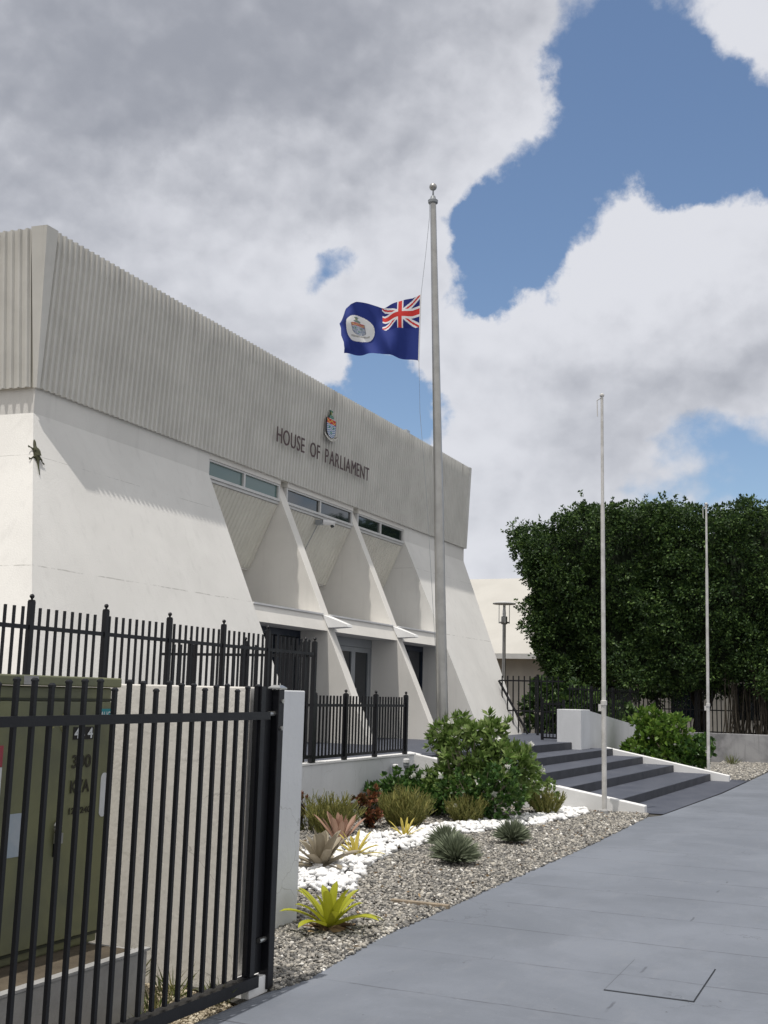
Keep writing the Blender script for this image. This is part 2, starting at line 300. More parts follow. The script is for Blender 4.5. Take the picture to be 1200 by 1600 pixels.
# ------------------------------------------------------------------ mesh helpers (world coordinates; origin moved to the root on build)
class MB:
    def __init__(s): s.v = []; s.f = []
    def add(s, vs, fs):
        o = len(s.v); s.v += [tuple(x) for x in vs]; s.f += [tuple(i + o for i in f) for f in fs]; return s
    def box(s, x0, x1, y0, y1, z0, z1):
        return s.add([(x0, y0, z0), (x1, y0, z0), (x1, y1, z0), (x0, y1, z0), (x0, y0, z1), (x1, y0, z1), (x1, y1, z1), (x0, y1, z1)],
                     [(0, 3, 2, 1), (4, 5, 6, 7), (0, 1, 5, 4), (1, 2, 6, 5), (2, 3, 7, 6), (3, 0, 4, 7)])
    def loft(s, rings, cap=True, close=True):
        n = len(rings[0]); vs = [p for r in rings for p in r]; fs = []
        for i in range(len(rings) - 1):
            for j in range(n if close else n - 1):
                a = i * n + j; b = i * n + (j + 1) % n; fs.append((a, b, b + n, a + n))
        if cap: fs += [tuple(reversed(range(n))), tuple(range((len(rings) - 1) * n, len(rings) * n))]
        return s.add(vs, fs)
    def tube(s, pts, r, n=8, cap=True):
        pts = [Vector(p) for p in pts]; rs = r if isinstance(r, (list, tuple)) else [r] * len(pts); rings = []
        for i, p in enumerate(pts):
            d = (pts[min(i + 1, len(pts) - 1)] - pts[max(i - 1, 0)]).normalized()
            u = d.orthogonal().normalized() if abs(d.z) > .999 or i < 0 else d.cross(Vector((0, 0, 1))).normalized()
            if abs(d.z) > .999: u = Vector((1, 0, 0))
            w = d.cross(u).normalized()
            rings.append([p + (u * math.cos(2 * math.pi * k / n) + w * math.sin(2 * math.pi * k / n)) * rs[i] for k in range(n)])
        return s.loft(rings, cap)
    def lathe(s, cx, cy, prof, n=20):
        return s.loft([[(cx + r * math.cos(2 * math.pi * k / n), cy + r * math.sin(2 * math.pi * k / n), z) for k in range(n)] for r, z in prof])
    def build(s, name, mat, parent=None, smooth=False, bevel=0.0, **tags):
        me = bpy.data.meshes.new(name); o = bpy.data.objects.new(name, me); COL.objects.link(o)
        off = Vector(parent.location) if parent is not None else Vector((0, 0, 0))
        if parent is not None and parent.parent is not None: off = off + Vector(parent.parent.location)
        me.from_pydata([tuple(Vector(v) - off) for v in s.v], [], s.f); me.materials.append(mat)
        bm = bmesh.new(); bm.from_mesh(me); bmesh.ops.recalc_face_normals(bm, faces=bm.faces); bm.to_mesh(me); bm.free()
        if smooth: me.shade_smooth(); me.set_sharp_from_angle(angle=rad(42))
        if parent is not None: o.parent = parent
        if bevel:
            b = o.modifiers.new('bevel', 'BEVEL'); b.width = bevel; b.segments = 2; b.limit_method = 'ANGLE'; b.angle_limit = rad(40)
        for k, x in tags.items(): o[k] = x
        return o
def thing(name, label, cat, loc, group=None):
    o = bpy.data.objects.new(name, None); COL.objects.link(o); o.location = loc; o.empty_display_size = 0.2
    o['label'] = label; o['category'] = cat
    if group: o['group'] = group
    return o
def bulk(name, V, F, mat, parent=None, smooth=False, **tags):   # numpy verts (N,3), faces (M,k)
    V = np.asarray(V, dtype=np.float32); F = np.asarray(F, dtype=np.int32)
    if parent is not None: V = V - np.array(parent.location, dtype=np.float32)
    me = bpy.data.meshes.new(name); o = bpy.data.objects.new(name, me); COL.objects.link(o)
    me.vertices.add(len(V)); me.vertices.foreach_set('co', V.ravel()); k = F.shape[1]
    me.loops.add(F.size); me.loops.foreach_set('vertex_index', F.ravel()); me.polygons.add(len(F))
    me.polygons.foreach_set('loop_start', np.arange(0, F.size, k, dtype=np.int32)); me.polygons.foreach_set('loop_total', np.full(len(F), k, dtype=np.int32))
    me.materials.append(mat); me.update(); me.validate()
    if smooth: me.shade_smooth()
    if parent is not None: o.parent = parent
    for a, x in tags.items(): o[a] = x
    return o
def copy_part(o, parent, delta):
    c = o.copy(); COL.objects.link(c); c.parent = parent; c.location = Vector(o.location) + Vector(delta)
    return c
# leaves: c base points, a axis vectors (length = leaf length), w half widths, up normal-ish
def unit(a): return a / np.maximum(np.linalg.norm(a, axis=1, keepdims=True), 1e-9)
def leaves(c, a, w, fold=0.25):
    n = len(c); L = np.linalg.norm(a, axis=1, keepdims=True)
    r = RNG.normal(size=(n, 3)); s = unit(np.cross(a, r)); nn = unit(np.cross(s, a))
    w = np.broadcast_to(np.asarray(w).reshape(-1, 1), (n, 1))
    mid = c + a * 0.5
    V = np.stack([c, mid + s * w + nn * w * fold, c + a - nn * L * 0.08, mid - s * w + nn * w * fold], 1)
    F = np.arange(4 * n).reshape(n, 4)
    F = np.concatenate([F[:, [0, 1, 2]], F[:, [0, 2, 3]]], 0)
    return V.reshape(-1, 3), F
def rosettes(pts, axes, per, L, wr=0.3, spread=0.9):
    n = len(pts); P = np.repeat(pts, per, 0); A = np.repeat(unit(axes), per, 0)
    d = unit(A + RNG.normal(size=(n * per, 3)) * spread); l = L * RNG.uniform(.6, 1.15, (n * per, 1))
    return leaves(P + d * l * 0.1, d * l, (l * wr).ravel())
def merge(parts):
    V = []; F = []; o = 0
    for v, f in parts: V.append(v); F.append(f + o); o += len(v)
    return np.concatenate(V), np.concatenate(F)
# ico stones
def ico():
    t = (1 + 5 ** .5) / 2
    v = np.array([(-1, t, 0), (1, t, 0), (-1, -t, 0), (1, -t, 0), (0, -1, t), (0, 1, t), (0, -1, -t), (0, 1, -t), (t, 0, -1), (t, 0, 1), (-t, 0, -1), (-t, 0, 1)], float)
    f = np.array([(0, 11, 5), (0, 5, 1), (0, 1, 7), (0, 7, 10), (0, 10, 11), (1, 5, 9), (5, 11, 4), (11, 10, 2), (10, 7, 6), (7, 1, 8), (3, 9, 4), (3, 4, 2), (3, 2, 6), (3, 6, 8), (3, 8, 9), (4, 9, 5), (2, 4, 11), (6, 2, 10), (8, 6, 7), (9, 8, 1)])
    return v / np.linalg.norm(v[0]), f
def ico2():
    v, f = ico(); v = list(map(tuple, v)); cache = {}; out = []
    def mid(a, b):
        k = (min(a, b), max(a, b))
        if k not in cache:
            m = np.array(v[a]) + np.array(v[b]); m /= np.linalg.norm(m); cache[k] = len(v); v.append(tuple(m))
        return cache[k]
    for a, b, c in f:
        x, y, z = mid(a, b), mid(b, c), mid(c, a); out += [(a, x, z), (b, y, x), (c, z, y), (x, y, z)]
    return np.array(v), np.array(out)
def stones(P, size, flat=0.6, hi=False):
    v, f = ico2() if hi else ico(); n = len(P); k = len(v)
    base = np.stack([v * (1 + (0.10 if hi else 0.22) * RNG.normal(size=(k, 1))) for _ in range(24)])
    V = base[RNG.integers(0, 24, n)]
    sc_ = size.reshape(-1, 1, 1) * np.stack([RNG.uniform(.75, 1.35, n), RNG.uniform(.6, 1.0, n), RNG.uniform(flat * .7, flat * 1.2, n)], 1)[:, None, :]
    V = V * sc_
    th = RNG.uniform(0, 2 * math.pi, n); ti = RNG.normal(0, .35, n); c, s = np.cos(ti)[:, None], np.sin(ti)[:, None]
    x = V[..., 0] * c - V[..., 2] * s; z = V[..., 0] * s + V[..., 2] * c; y = V[..., 1]
    c, s = np.cos(th)[:, None], np.sin(th)[:, None]
    V = np.stack([x * c - y * s, x * s + y * c, z], -1) + P[:, None, :]
    F = (f[None] + (np.arange(n) * k)[:, None, None]).reshape(-1, 3)
    return V.reshape(-1, 3), F
def inpoly(P, poly):
    x, y = P[:, 0], P[:, 1]; ins = np.zeros(len(P), bool); j = len(poly) - 1
    for i in range(len(poly)):
        xi, yi = poly[i]; xj, yj = poly[j]
        c = ((yi > y) != (yj > y)) & (x < (xj - xi) * (y - yi) / (yj - yi + 1e-12) + xi); ins ^= c; j = i
    return ins

# ------------------------------------------------------------------ setting: ground, pavement, beds, terrace, steps
ZT = 0.72
def sheet(name, pts, z, mat, **t):
    return MB().add([(x, y, z) for x, y in pts], [tuple(range(len(pts)))]).build(name, mat, None, kind='structure', **t)
sheet('ground', [(-300, -300), (600, -300), (600, 300), (-300, 300)], -0.16, M_['dirt'])
sheet('pavement', [(-6, -14), (60, -14), (60, 2.0), (31, 2.74), (28.8, 2.74), (25.4, 2.78), (21.4, 2.83), (16.6, 3.05), (16.2, 3.2), (13, 3.14), (9.5, 3.17), (7.1, 3.18), (5.87, 3.10), (5.41, 3.14), (4.97, 3.15), (2, 3.12), (-6, 3.1)], 0.0, M_['pave'])
# shallow uneven garden surface under the stones
def ground_patch(name, poly, z, mat, res=0.25, amp=0.012):
    xs = [p[0] for p in poly]; ys = [p[1] for p in poly]
    me_v = []; o = MB(); o.add([(x, y, z) for x, y in poly], [tuple(range(len(poly)))]); return o.build(name, mat, None, kind='structure')
bed = [(5.62, 3.115), (5.9, 3.07), (7.1, 3.16), (9.5, 3.15), (13, 3.12), (16.2, 3.17), (16.75, 3.25), (16.3, 6.7), (7.2, 6.7), (7.2, 4.0), (5.62, 4.0)]
ground_patch('garden_bed', [(5.2, 2.9), (16.8, 2.9)] + bed[6:], -0.006, mk('gravel_bed_soil', (0.085, 0.08, 0.07), 0.95, 0.3, 12, 1.0, 70, fine=0.5))
ground_patch('yard', [(1.5, 3.0), (5.38, 3.02), (5.38, 3.3), (5.47, 3.3), (5.47, 12), (-5, 12), (-5, 3.0)], -0.03, M_['yard'])
ground_patch('gravel_patch', [(25.2, 2.8), (31, 2.76), (40, 2.2), (40, -2), (60, -2), (60, 7), (25.2, 7)], -0.015, mk('far_gravel', (0.27, 0.26, 0.24), 0.95, 0.4, 14, 0.8, 40, col2=(0.12, 0.11, 0.1), fine=0.4))
ground_patch('road', [(-60, -30), (120, -30), (120, -14), (-60, -14)], -0.12, mk('asphalt', (0.055, 0.055, 0.058), 0.9, 0.15, 2, 0.5, 40))

# terrace slab and steps
MB().loft([[(9.0, 6.78, z), (16.08, 6.79, z), (16.15, 6.40, z), (19.8, 6.28, z), (22.4, 6.19, z), (24.2, 6.1, z), (28.5, 6.0, z), (28.5, 12, z), (9.0, 12, z)] for z in (-0.1, ZT)]).build('terrace', M_['step'], None, kind='structure')
NOSE = [((16.76, 3.78), (24.75, 3.49)), ((16.60, 4.54), (24.7, 4.25)), ((16.48, 5.14), (24.65, 4.90)), ((16.35, 5.75), (24.6, 5.55))]
st = thing('entrance_steps', 'wide dark grey painted concrete steps between two sloping white kerbs', 'steps', (20, 5, 0))
ends = NOSE[1:] + [((16.2, 6.41), (24.3, 6.11))]
for k, ((a, b), (c, d)) in enumerate(zip(NOSE, ends)):
    z = 0.144 * (k + 1)
    ring = lambda zz, e: [(a[0] - .05, a[1] - e, zz), (b[0] + .1, b[1] - e, zz), (d[0] + .1, d[1] + .01, zz), (c[0] - .05, c[1] + .01, zz)]
    MB().loft([ring(-0.05, 0), ring(z - 0.008, 0), ring(z, -0.008)]).build('step', M_['step'], st)
    # darker-toned band over the riser face, set 3 mm proud
    MB().loft([[(a[0] - .05, a[1] - .003, zz), (b[0] + .1, b[1] - .003, zz), (b[0] + .1, b[1] - .0005, zz), (a[0] - .05, a[1] - .0005, zz)] for zz in (z - 0.143, z - 0.006)]).build('riser', M_['riser'], st)
a, b = ends[-1]
MB().loft([[(16.15, 6.395, zz), (19.8, 6.277, zz), (24.2, 6.097, zz), (24.2, 6.099, zz), (19.8, 6.279, zz), (16.15, 6.398, zz)] for zz in (ZT - 0.143, ZT - 0.006)]).build('riser', M_['riser'], st)
sheet('lower_landing', [(16.80, 3.05), (21.4, 2.85), (25.4, 2.80), (25.3, 4.0), (16.72, 4.0)], 0.006, M_['step'])
# sloping kerbs
def kerb(x0, y0, z0, x1, y1, z1, w, label):
    r = thing('stair_kerb', label, 'kerb', (x0, y0, 0), 'sloping kerbs beside the steps')
    MB().loft([[(x, y, -0.1), (x + w, y, -0.1), (x + w, y, z), (x, y, z)] for x, y, z in ((x0, y0, z0), (x1, y1, z1))]).build('kerb_body', M_['kerb_white'], r, bevel=0.012)
kerb(16.72, 3.30, 0.11, 16.0, 6.78, 0.755, 0.17, 'white kerb sloping down from the terrace behind the flowering shrub')
kerb(24.68, 3.12, 0.125, 24.68, 5.72, 0.60, 0.2, 'white kerb sloping down from the block at the far side of the steps')

# ------------------------------------------------------------------ the parliament building
bd = thing('parliament_building', 'white sloping-walled building with a corrugated band, three recessed bays and lettering across its front', 'building', (20, 10, 0.6))
ZK, ZB, ZF = 5.28, 5.66, 7.86
def yb(z): return 10.5 - 0.445 * (ZK - z)
def cl(z): return 11.5 - 0.404 * (ZK - z)
D = Vector((-0.100, 0.995, 0)) * 11.0
z0 = 0.5
def ringL(z, y, x): return [(x, y, z), (15.85, y, z), (15.85, 14, z), (x + D.x, y + D.y, z)]
MB().loft([ringL(z0, yb(z0), cl(z0)), ringL(ZK, 10.5, 11.5), ringL(ZB, 10.5, 11.5)]).build('wall', M_['stucco'], bd)
def ringR(z, y, x): return [(24.42, y, z), (x, y, z), (28.9, 20, z), (24.42, 20, z)]
MB().loft([ringR(z0, yb(z0), 27.45), ringR(ZK, 10.5, 28.58), ringR(ZB, 10.5, 28.58)]).build('wall', M_['stucco'], bd)
for xa, xb in ((18.36, 18.63), (21.58, 21.84)):
    MB().loft([[(xa, yb(z), z), (xb, yb(z), z), (xb, 12.6, z), (xa, 12.6, z)] for z in (z0, ZK, ZB)]).build('fin', M_['stucco_fin'], bd, bevel=0.01)
BAYS = [(15.85, 18.36), (18.63, 21.58), (21.84, 24.42)]
def corr(m, p0, p1, q0, q1, pitch, depth, nrm):
    """trapezoid-ribbed sheet between bottom edge p0-p1 and top edge q0-q1, ribs towards nrm"""
    p0, p1, q0, q1, nrm = map(Vector, (p0, p1, q0, q1, nrm)); L = (p1 - p0).length; n = int(L / pitch)
    prof = [(0, 0), (.30, 0), (.44, 1), (.70, 1), (.86, 0)]
    ts = [((i + a) / n, b) for i in range(n) for a, b in prof] + [(1.0, 0)]
    vs = []
    for t, b in ts:
        o = nrm * (depth * b); vs += [p0.lerp(p1, t) + o, q0.lerp(q1, t) + o]
    m.add(vs, [(2 * i, 2 * i + 2, 2 * i + 3, 2 * i + 1) for i in range(len(ts) - 1)]); return m
for i, (xa, xb) in enumerate(BAYS):
    # header above the window
    MB().box(xa, xb, 10.503, 11.0, 5.54, ZB - .002).build('lintel', M_['stucco_fin'], bd)
    # window: frame, two panes
    f = MB(); zb_, zt_ = 5.21, 5.535; y0, y1 = 10.52, 10.60; xm = (xa + xb) / 2 - 0.07
    f.box(xa, xb, y0, y1, zt_ - .03, zt_); f.box(xa, xb, y0 - .02, y1, zb_, zb_ + .045)
    for x in (xa, xb - .05): f.box(x, x + .05, y0, y1, zb_ + .045, zt_ - .03)
    f.box(xm, xm + .06, y0, y1, zb_ + .045, zt_ - .03)
    fr = f.build('window', M_['alu'], bd)
    for a, b in ((xa + .05, xm), (xm + .06, xb - .05)):
        g = MB().box(a, b, 10.56, 10.575, zb_ + .045, zt_ - .03).build('pane', M_['glass_teal'] if i == 0 else M_['glass'], bd)
        g.parent = fr
    MB().box(xa, xb, 10.53, 10.6, 5.205 - .05, 5.205).build('sill', M_['alu'], bd)
    # sloping ribbed soffit and the ceiling under it
    s = corr(MB(), (xa, 11.12, 3.93), (xb, 11.12, 3.93), (xa, 10.56, 5.15), (xb, 10.56, 5.15), 0.125, 0.022, (0, -.9, -.42))
    s.build('soffit', M_['corr_s'], bd)
    MB().box(xa, xb, 11.14, 12.0, 3.90, 5.14).build('ceiling', M_['stucco_fin'], bd)
    MB().box(xa, xb, 11.9, 12.2, 3.0, 3.9).build('back_wall', M_['stucco_fin'], bd)
    # beam with projecting capping
    MB().loft([[(x, yb(2.74) + .02, 2.74), (x, 12.0, 2.74), (x, 12.0, 3.03), (x, 9.515, 3.03)] for x in (xa, xb)]).build('beam', M_['stucco_fin'], bd)
    MB().loft([[(x, 9.48, 3.032), (x, 12.0, 3.032), (x, 12.0, 3.062), (x, 9.48, 3.062)] for x in (xa, xb)]).build('capping', M_['kerb_white'], bd)
    # door wall
    yd = 9.93
    if i == 1:
        xs, xe = 19.05, xb
        MB().box(xa, xs, yd, yd + .2, z0, 2.735).build('door_wall', M_['stucco_fin'], bd)
        MB().box(xs, xe, yd + .04, yd + .2, 2.56, 2.735).build('transom', M_['grey_frame'], bd)
        w = (xe - xs - .12) / 3
        for k in range(3):
            a = xs + .06 + k * w; d = MB()
            d.box(a, a + .09, yd + .05, yd + .11, ZT, 2.555); d.box(a + w - .09, a + w - .003, yd + .05, yd + .11, ZT, 2.555)
            d.box(a + .09, a + w - .09, yd + .05, yd + .11, 2.46, 2.555); d.box(a + .09, a + w - .09, yd + .05, yd + .11, ZT, 0.92)
            dr = d.build('door', M_['grey_frame'], bd)
            g = MB().box(a + .09, a + w - .09, yd + .075, yd + .085, .92, 2.46).build('glass', M_['glass_dark'], bd); g.parent = dr
            if k == 2:
                h = MB().tube([(a + .05, yd + .05, 1.42), (a + .05, yd - .01, 1.42), (a + .05, yd - .01, 1.72), (a + .05, yd + .05, 1.72)], .012, 8).build('handle', M_['steel'], bd); h.parent = dr
        MB().box(xs, xs + .055, yd + .04, yd + .12, ZT, 2.555).build('door_frame', M_['grey_frame'], bd)
        MB().box(xe - .055, xe, yd + .04, yd + .12, ZT, 2.555).build('door_frame', M_['grey_frame'], bd)
    else:
        d = MB(); n = 3; w = (xb - xa) / n
        d.box(xa, xb, yd + .02, yd + .12, 2.62, 2.735); d.box(xa, xb, yd + .02, yd + .12, z0, ZT + .12)
        for k in range(n + 1):
            x = xa + k * w; d.box(max(xa, x - .04), min(xb, x + .04), yd + .02, yd + .12, ZT + .12, 2.62)
        wn_ = d.build('glazed_screen', M_['dark_frame'], bd)
        g = MB()
        for k in range(n): g.box(xa + k * w + .04, xa + (k + 1) * w - .04, yd + .06, yd + .075, ZT + .12, 2.62)
        g = g.build('glass', M_['glass_dark'], bd); g.parent = wn_
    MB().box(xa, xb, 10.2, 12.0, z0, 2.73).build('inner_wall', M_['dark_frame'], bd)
# fascia: ribbed cladding, corner trims, top edge, roof
xl0, xl1, xr = 11.46, 11.28, 28.55
MB().loft([[(xl0 + .02, 10.47, ZB - .02), (28.6, 10.47, ZB - .02), (28.9, 20, ZB - .02), (xl0 + D.x, 10.47 + D.y, ZB - .02)],
           [(xl1 + .04, 10.345, ZF - .015), (xr - .02, 10.345, ZF - .015), (28.9, 20, ZF - .015), (xl1 + .04 + D.x, 10.345 + D.y, ZF - .015)]]).build('roof_parapet', M_['corr_s'], bd)
m = corr(MB(), (xl0 + .05, 10.465, ZB - .03), (28.5, 10.465, ZB - .03), (xl1 + .2, 10.335, ZF), (xr - .1, 10.335, ZF), 0.118, 0.037, (0, -1, 0))
m.build('cladding', M_['corr'], bd)
n_ = Vector((-0.995, -0.100, 0))
b0, b1 = Vector((xl0, 10.47, ZB - .03)) + D * .006, Vector((xl0, 10.47, ZB - .03)) + D
t0, t1 = Vector((xl1 + .02, 10.345, ZF)) + D * .022, Vector((xl1 + .02, 10.345, ZF)) + D
corr(MB(), b1 + n_ * .01, b0 + n_ * .01, t1 + n_ * .01, t0 + n_ * .01, 0.125, 0.035, n_).build('cladding', M_['corr'], bd)
# wedge of flat sheet at the corner (narrow at the foot, wide at the top)
MB().loft([[(xl0 - .012, 10.43, ZB - .04), (xl0 + .05, 10.43, ZB - .04), (xl0 + .05, 10.49, ZB - .04), (xl0 - .012, 10.49, ZB - .04)],
           [(xl1 - .022, 10.297, ZF + .01), (xl1 + .21, 10.297, ZF + .01), (xl1 + .21, 10.36, ZF + .01), (xl1 - .022 - .03, 10.55, ZF + .01)]]).build('corner_trim', M_['corr'], bd)
MB().loft([[(28.48, 10.43, ZB - .03), (28.62, 10.43, ZB - .03), (28.62, 10.6, ZB - .03), (28.48, 10.6, ZB - .03)],
           [(xr - .13, 10.295, ZF + .01), (xr + .02, 10.295, ZF + .01), (xr + .02, 10.5, ZF + .01), (xr - .13, 10.5, ZF + .01)]]).build('corner_trim', M_['corr'], bd)
MB().box(24.1, 24.3, 10.36, 10.5, ZF, ZF + .09).build('roof_light', M_['steel'], bd)
for x in (18.42, 21.64):
    t = thing('wedge_spout', 'white wedge spout on the %s between the doorways' % ('nearer slanting fin' if x < 20 else 'farther slanting fin'), 'spout', (x, 9.4, 2.8), 'white wedge spouts on the fins')
    MB().add([(x - .06, 9.50, 3.035), (x + .30, 9.50, 3.035), (x - .06, 9.38, 2.80), (x + .30, 9.38, 2.80), (x + .02, 9.02, 2.82), (x + .24, 9.02, 2.82), (x + .02, 9.04, 2.865), (x + .24, 9.04, 2.865)],
             [(0, 1, 7, 6), (6, 7, 5, 4), (4, 5, 3, 2), (0, 6, 4, 2), (1, 3, 5, 7), (0, 2, 3, 1)]).build('spout_body', M_['kerb_white'], t)

# lettering: one child per letter
def text_mesh(body, size, extrude, offset=0.0, sx=1.0, bold=False):
    cu = bpy.data.curves.new('glyph', 'FONT'); cu.body = body; cu.size = size; cu.extrude = extrude; cu.offset = offset
    cu.resolution_u = 4; ob = bpy.data.objects.new('glyph', cu); COL.objects.link(ob)
    dg = bpy.context.evaluated_depsgraph_get(); me = bpy.data.meshes.new_from_object(ob.evaluated_get(dg))
    bpy.data.objects.remove(ob); bpy.data.curves.remove(cu)
    xs = [v.co.x for v in me.vertices]
    for v in me.vertices: v.co.x *= sx
    return me, (min(xs) * sx, max(xs) * sx) if xs else (0, 0)
sg = thing('building_sign', 'maroon metal letters reading HOUSE OF PARLIAMENT fixed to the ribbed band', 'sign', (19.8, 10.28, 6.45))
word = 'HOUSE OF PARLIAMENT'
LH = 0.285; lx = 17.80; gap = 0.045
glyphs = []; tot = 0
for ch in word:
    if ch == ' ': glyphs.append(None); tot += .19; continue
    me, (a, b) = text_mesh(ch, LH / 0.67, 0.005, 0.0, 0.79); glyphs.append((me, a, b, ch)); tot += b - a + gap
k_ = (21.97 - 17.80) / tot
for g in glyphs:
    if g is None: lx += .19 * k_; continue
    me, a, b, ch = g
    for v in me.vertices: v.co.x = (v.co.x - a) * k_
    o = bpy.data.objects.new('letter', me); COL.objects.link(o); me.materials.append(M_['letters'])
    o.parent = sg; o.rotation_euler = (rad(90), 0, 0)
    o.location = Vector((lx, 10.31, 6.26)) - sg.location; o['label'] = 'maroon letter ' + ch
    lx += (b - a + gap) * k_

# coat of arms colours on (x in -1..1, y in -1.5..1.5)
def arms(x, y):
    w = 0.70 if y > -0.15 else 0.70 * math.sqrt(max(0, 1 - ((-0.15 - y) / 0.80) ** 2))
    if -0.95 < y < 0.72 and abs(x) < w:
        if abs(x) > w - 0.05: return (.16, .16, .18)
        if y > 0.28:
            v = math.sin(x * 9 + 1) * .11 + .5; q = math.sin(x * 17 + 2) * .05 + .5
            if abs(y - v) < .055  or (abs(x + .42) < .07 and abs(y - .52) < .1): return (.62, .40, .08)
            return (.50, .045, .04)
        for cx, cy in ((-.3, -.02), (.3, -.02), (0, -.5)):
            dx, dy = x - cx, y - cy; r = math.hypot(dx, dy); a = math.atan2(dx, dy)
            if r < 0.17 * (0.62 + 0.38 * math.cos(5 * a)): return (.04, .22, .12)
        s = (y + math.sin(x * 9) * .045) * 6.2
        return (.06, .15, .34) if s % 1 < .5 else (.62, .64, .66)
    if ((x) / .36) ** 2 + ((y - .92) / .16) ** 2 < 1: return (.06, .17, .15) if (math.sin(x * 22) * math.sin(y * 26)) > -.1 else (.16, .28, .2)
    if ((x + .05) / .13) ** 2 + ((y - 1.22) / .2) ** 2 < 1: return (.30, .26, .08) if (math.sin(x * 40) * math.sin(y * 34)) > 0 else (.10, .22, .12)
    if ((x + .02) / .24) ** 2 + ((y - 1.42) / .08) ** 2 < 1: return (.06, .2, .16)
    if .70 <= y < .78 and abs(x) < .34: return (.5, .5, .5)
    # scroll
    sy = -1.12 + 0.42 * (x * x)
    if abs(x) < .98 and abs(y - sy) < .115:
        if abs(y - sy) > .09: return (.25, .22, .18)
        if abs(y - sy) < .035 and math.sin(x * 42) > -.2 and abs(x) < .85: return (.14, .13, .12)
        return (.66, .65, .6)
    return None
ar = thing('coat_of_arms', 'painted coat of arms with a wavy shield, turtle crest and scroll above the lettering', 'emblem', (19.93, 10.28, 7.0))
vs, fs, cs = [], [], []; nx, ny = 56, 84; mb = MB()
for i in range(nx):
    for j in range(ny):
        x = -1 + 2 * (i + .5) / nx; y = -1.5 + 3 * (j + .5) / ny; c = arms(x, y)
        if c is None: continue
        x0_, x1_ = 19.93 + (x - 1 / nx) * .30, 19.93 + (x + 1 / nx) * .30
        za, zb2 = 7.02 + (y - 1.5 / ny) * .235, 7.02 + (y + 1.5 / ny) * .235
        yf = 10.262 + .0  # face of the plaque
        mb.add([(x0_, yf, za), (x1_, yf, za), (x1_, yf, zb2), (x0_, yf, zb2), (x0_, yf + .025, za), (x1_, yf + .025, za), (x1_, yf + .025, zb2), (x0_, yf + .025, zb2)],
               [(0, 1, 2, 3), (5, 4, 7, 6), (0, 4, 5, 1), (3, 2, 6, 7)]); cs += [c] * 4
me = bpy.data.meshes.new('arms_plaque'); o = bpy.data.objects.new('arms_plaque', me); COL.objects.link(o)
me.from_pydata([tuple(Vector(v) - ar.location) for v in mb.v], [], mb.f); me.materials.append(M_['arms']); o.parent = ar
at_ = me.attributes.new('pattern', 'FLOAT_COLOR', 'FACE')
at_.data.foreach_set('color', np.array([(*c, 1) for c in cs], dtype=np.float32).ravel())

# CCTV camera under the middle window
t = thing('security_camera', 'small white dome camera under the middle high window', 'camera', (20.0, 10.5, 5.1))
MB().box(19.93, 20.03, 10.42, 10.56, 5.0, 5.1).build('bracket', M_['grey_frame'], t)
MB().tube([(20.0, 10.42, 5.06), (20.06, 10.33, 5.05), (20.12, 10.2, 5.03)], [.05, .055, .05], 12).build('housing', M_['white_plastic'], t, smooth=True)
MB().lathe(20.10, 10.25, [(.045, 5.0), (.04, 4.97), (.02, 4.95), (.001, 4.945)], 12).build('lens_dome', M_['glass'], t, smooth=True)
MB().tube([(19.98, 10.53, 5.0), (19.97, 11.08, 3.98)], .008, 6).build('conduit', M_['grey_frame'], t)

# ------------------------------------------------------------------ back building, lamp
bb = thing('gabled_building', 'building with a large pale sheet roof behind the fence and clipped trees', 'building', (50, 8, 0))
MB().loft([[(x, -8, za), (x, 24, za), (x, 24, zb3), (x, -8, zb3)] for x, za, zb3 in ((44.6, 3.32, 3.44), (50.2, 7.06, 7.18))]).build('roof', M_['roof'], bb)
MB().loft([[(x, -8, za), (x, 24, za), (x, 24, za + .12), (x, -8, za + .12)] for x, za in ((50.2, 7.06), (56, 3.3))]).build('roof', M_['roof'], bb)
MB().box(44.5, 44.62, -8, 24, 3.22, 3.42).build('gutter', M_['alu'], bb)
MB().box(45.6, 55, -7.5, 23.5, 0, 3.6).build('wall', M_['tan'], bb)
for y in np.arange(-6, 23, 2.6): MB().box(45.5, 45.59, y, y + .9, 1.0, 2.4).build('window', M_['glass_dark'], bb)
lp = thing('garden_lamp', 'grey post lamp with a flat disc top behind the far end of the building', 'lamp', (34.5, 11.25, 0))
MB().lathe(34.5, 11.25, [(.06, -.1), (.055, 3.95), (.10, 3.96), (.10, 4.2), (.05, 4.22)], 14).build('post', M_['pole_grey'], lp, smooth=False)
MB().lathe(34.5, 11.25, [(.02, 4.58), (.37, 4.60), (.38, 4.63), (.25, 4.67), (.02, 4.70)], 28).build('lamp_shade', M_['alu'], lp)
MB().lathe(34.5, 11.25, [(.05, 4.22), (.06, 4.3), (.04, 4.5), (.01, 4.58)], 12).build('lamp_glass', M_['white_plastic'], lp)
for k in range(4):
    a = k * math.pi / 2 + .5; x, y = 34.5 + .17 * math.cos(a), 11.25 + .17 * math.sin(a)
    MB().tube([(x, y, 3.98), (x, y, 4.6)], .012, 6).build('cage_rod', M_['pole_grey'], lp)
MB().lathe(34.5, 11.25, [(.17, 3.99), (.18, 4.0), (.18, 4.02), (.17, 4.03)], 20).build('cage_ring', M_['pole_grey'], lp)

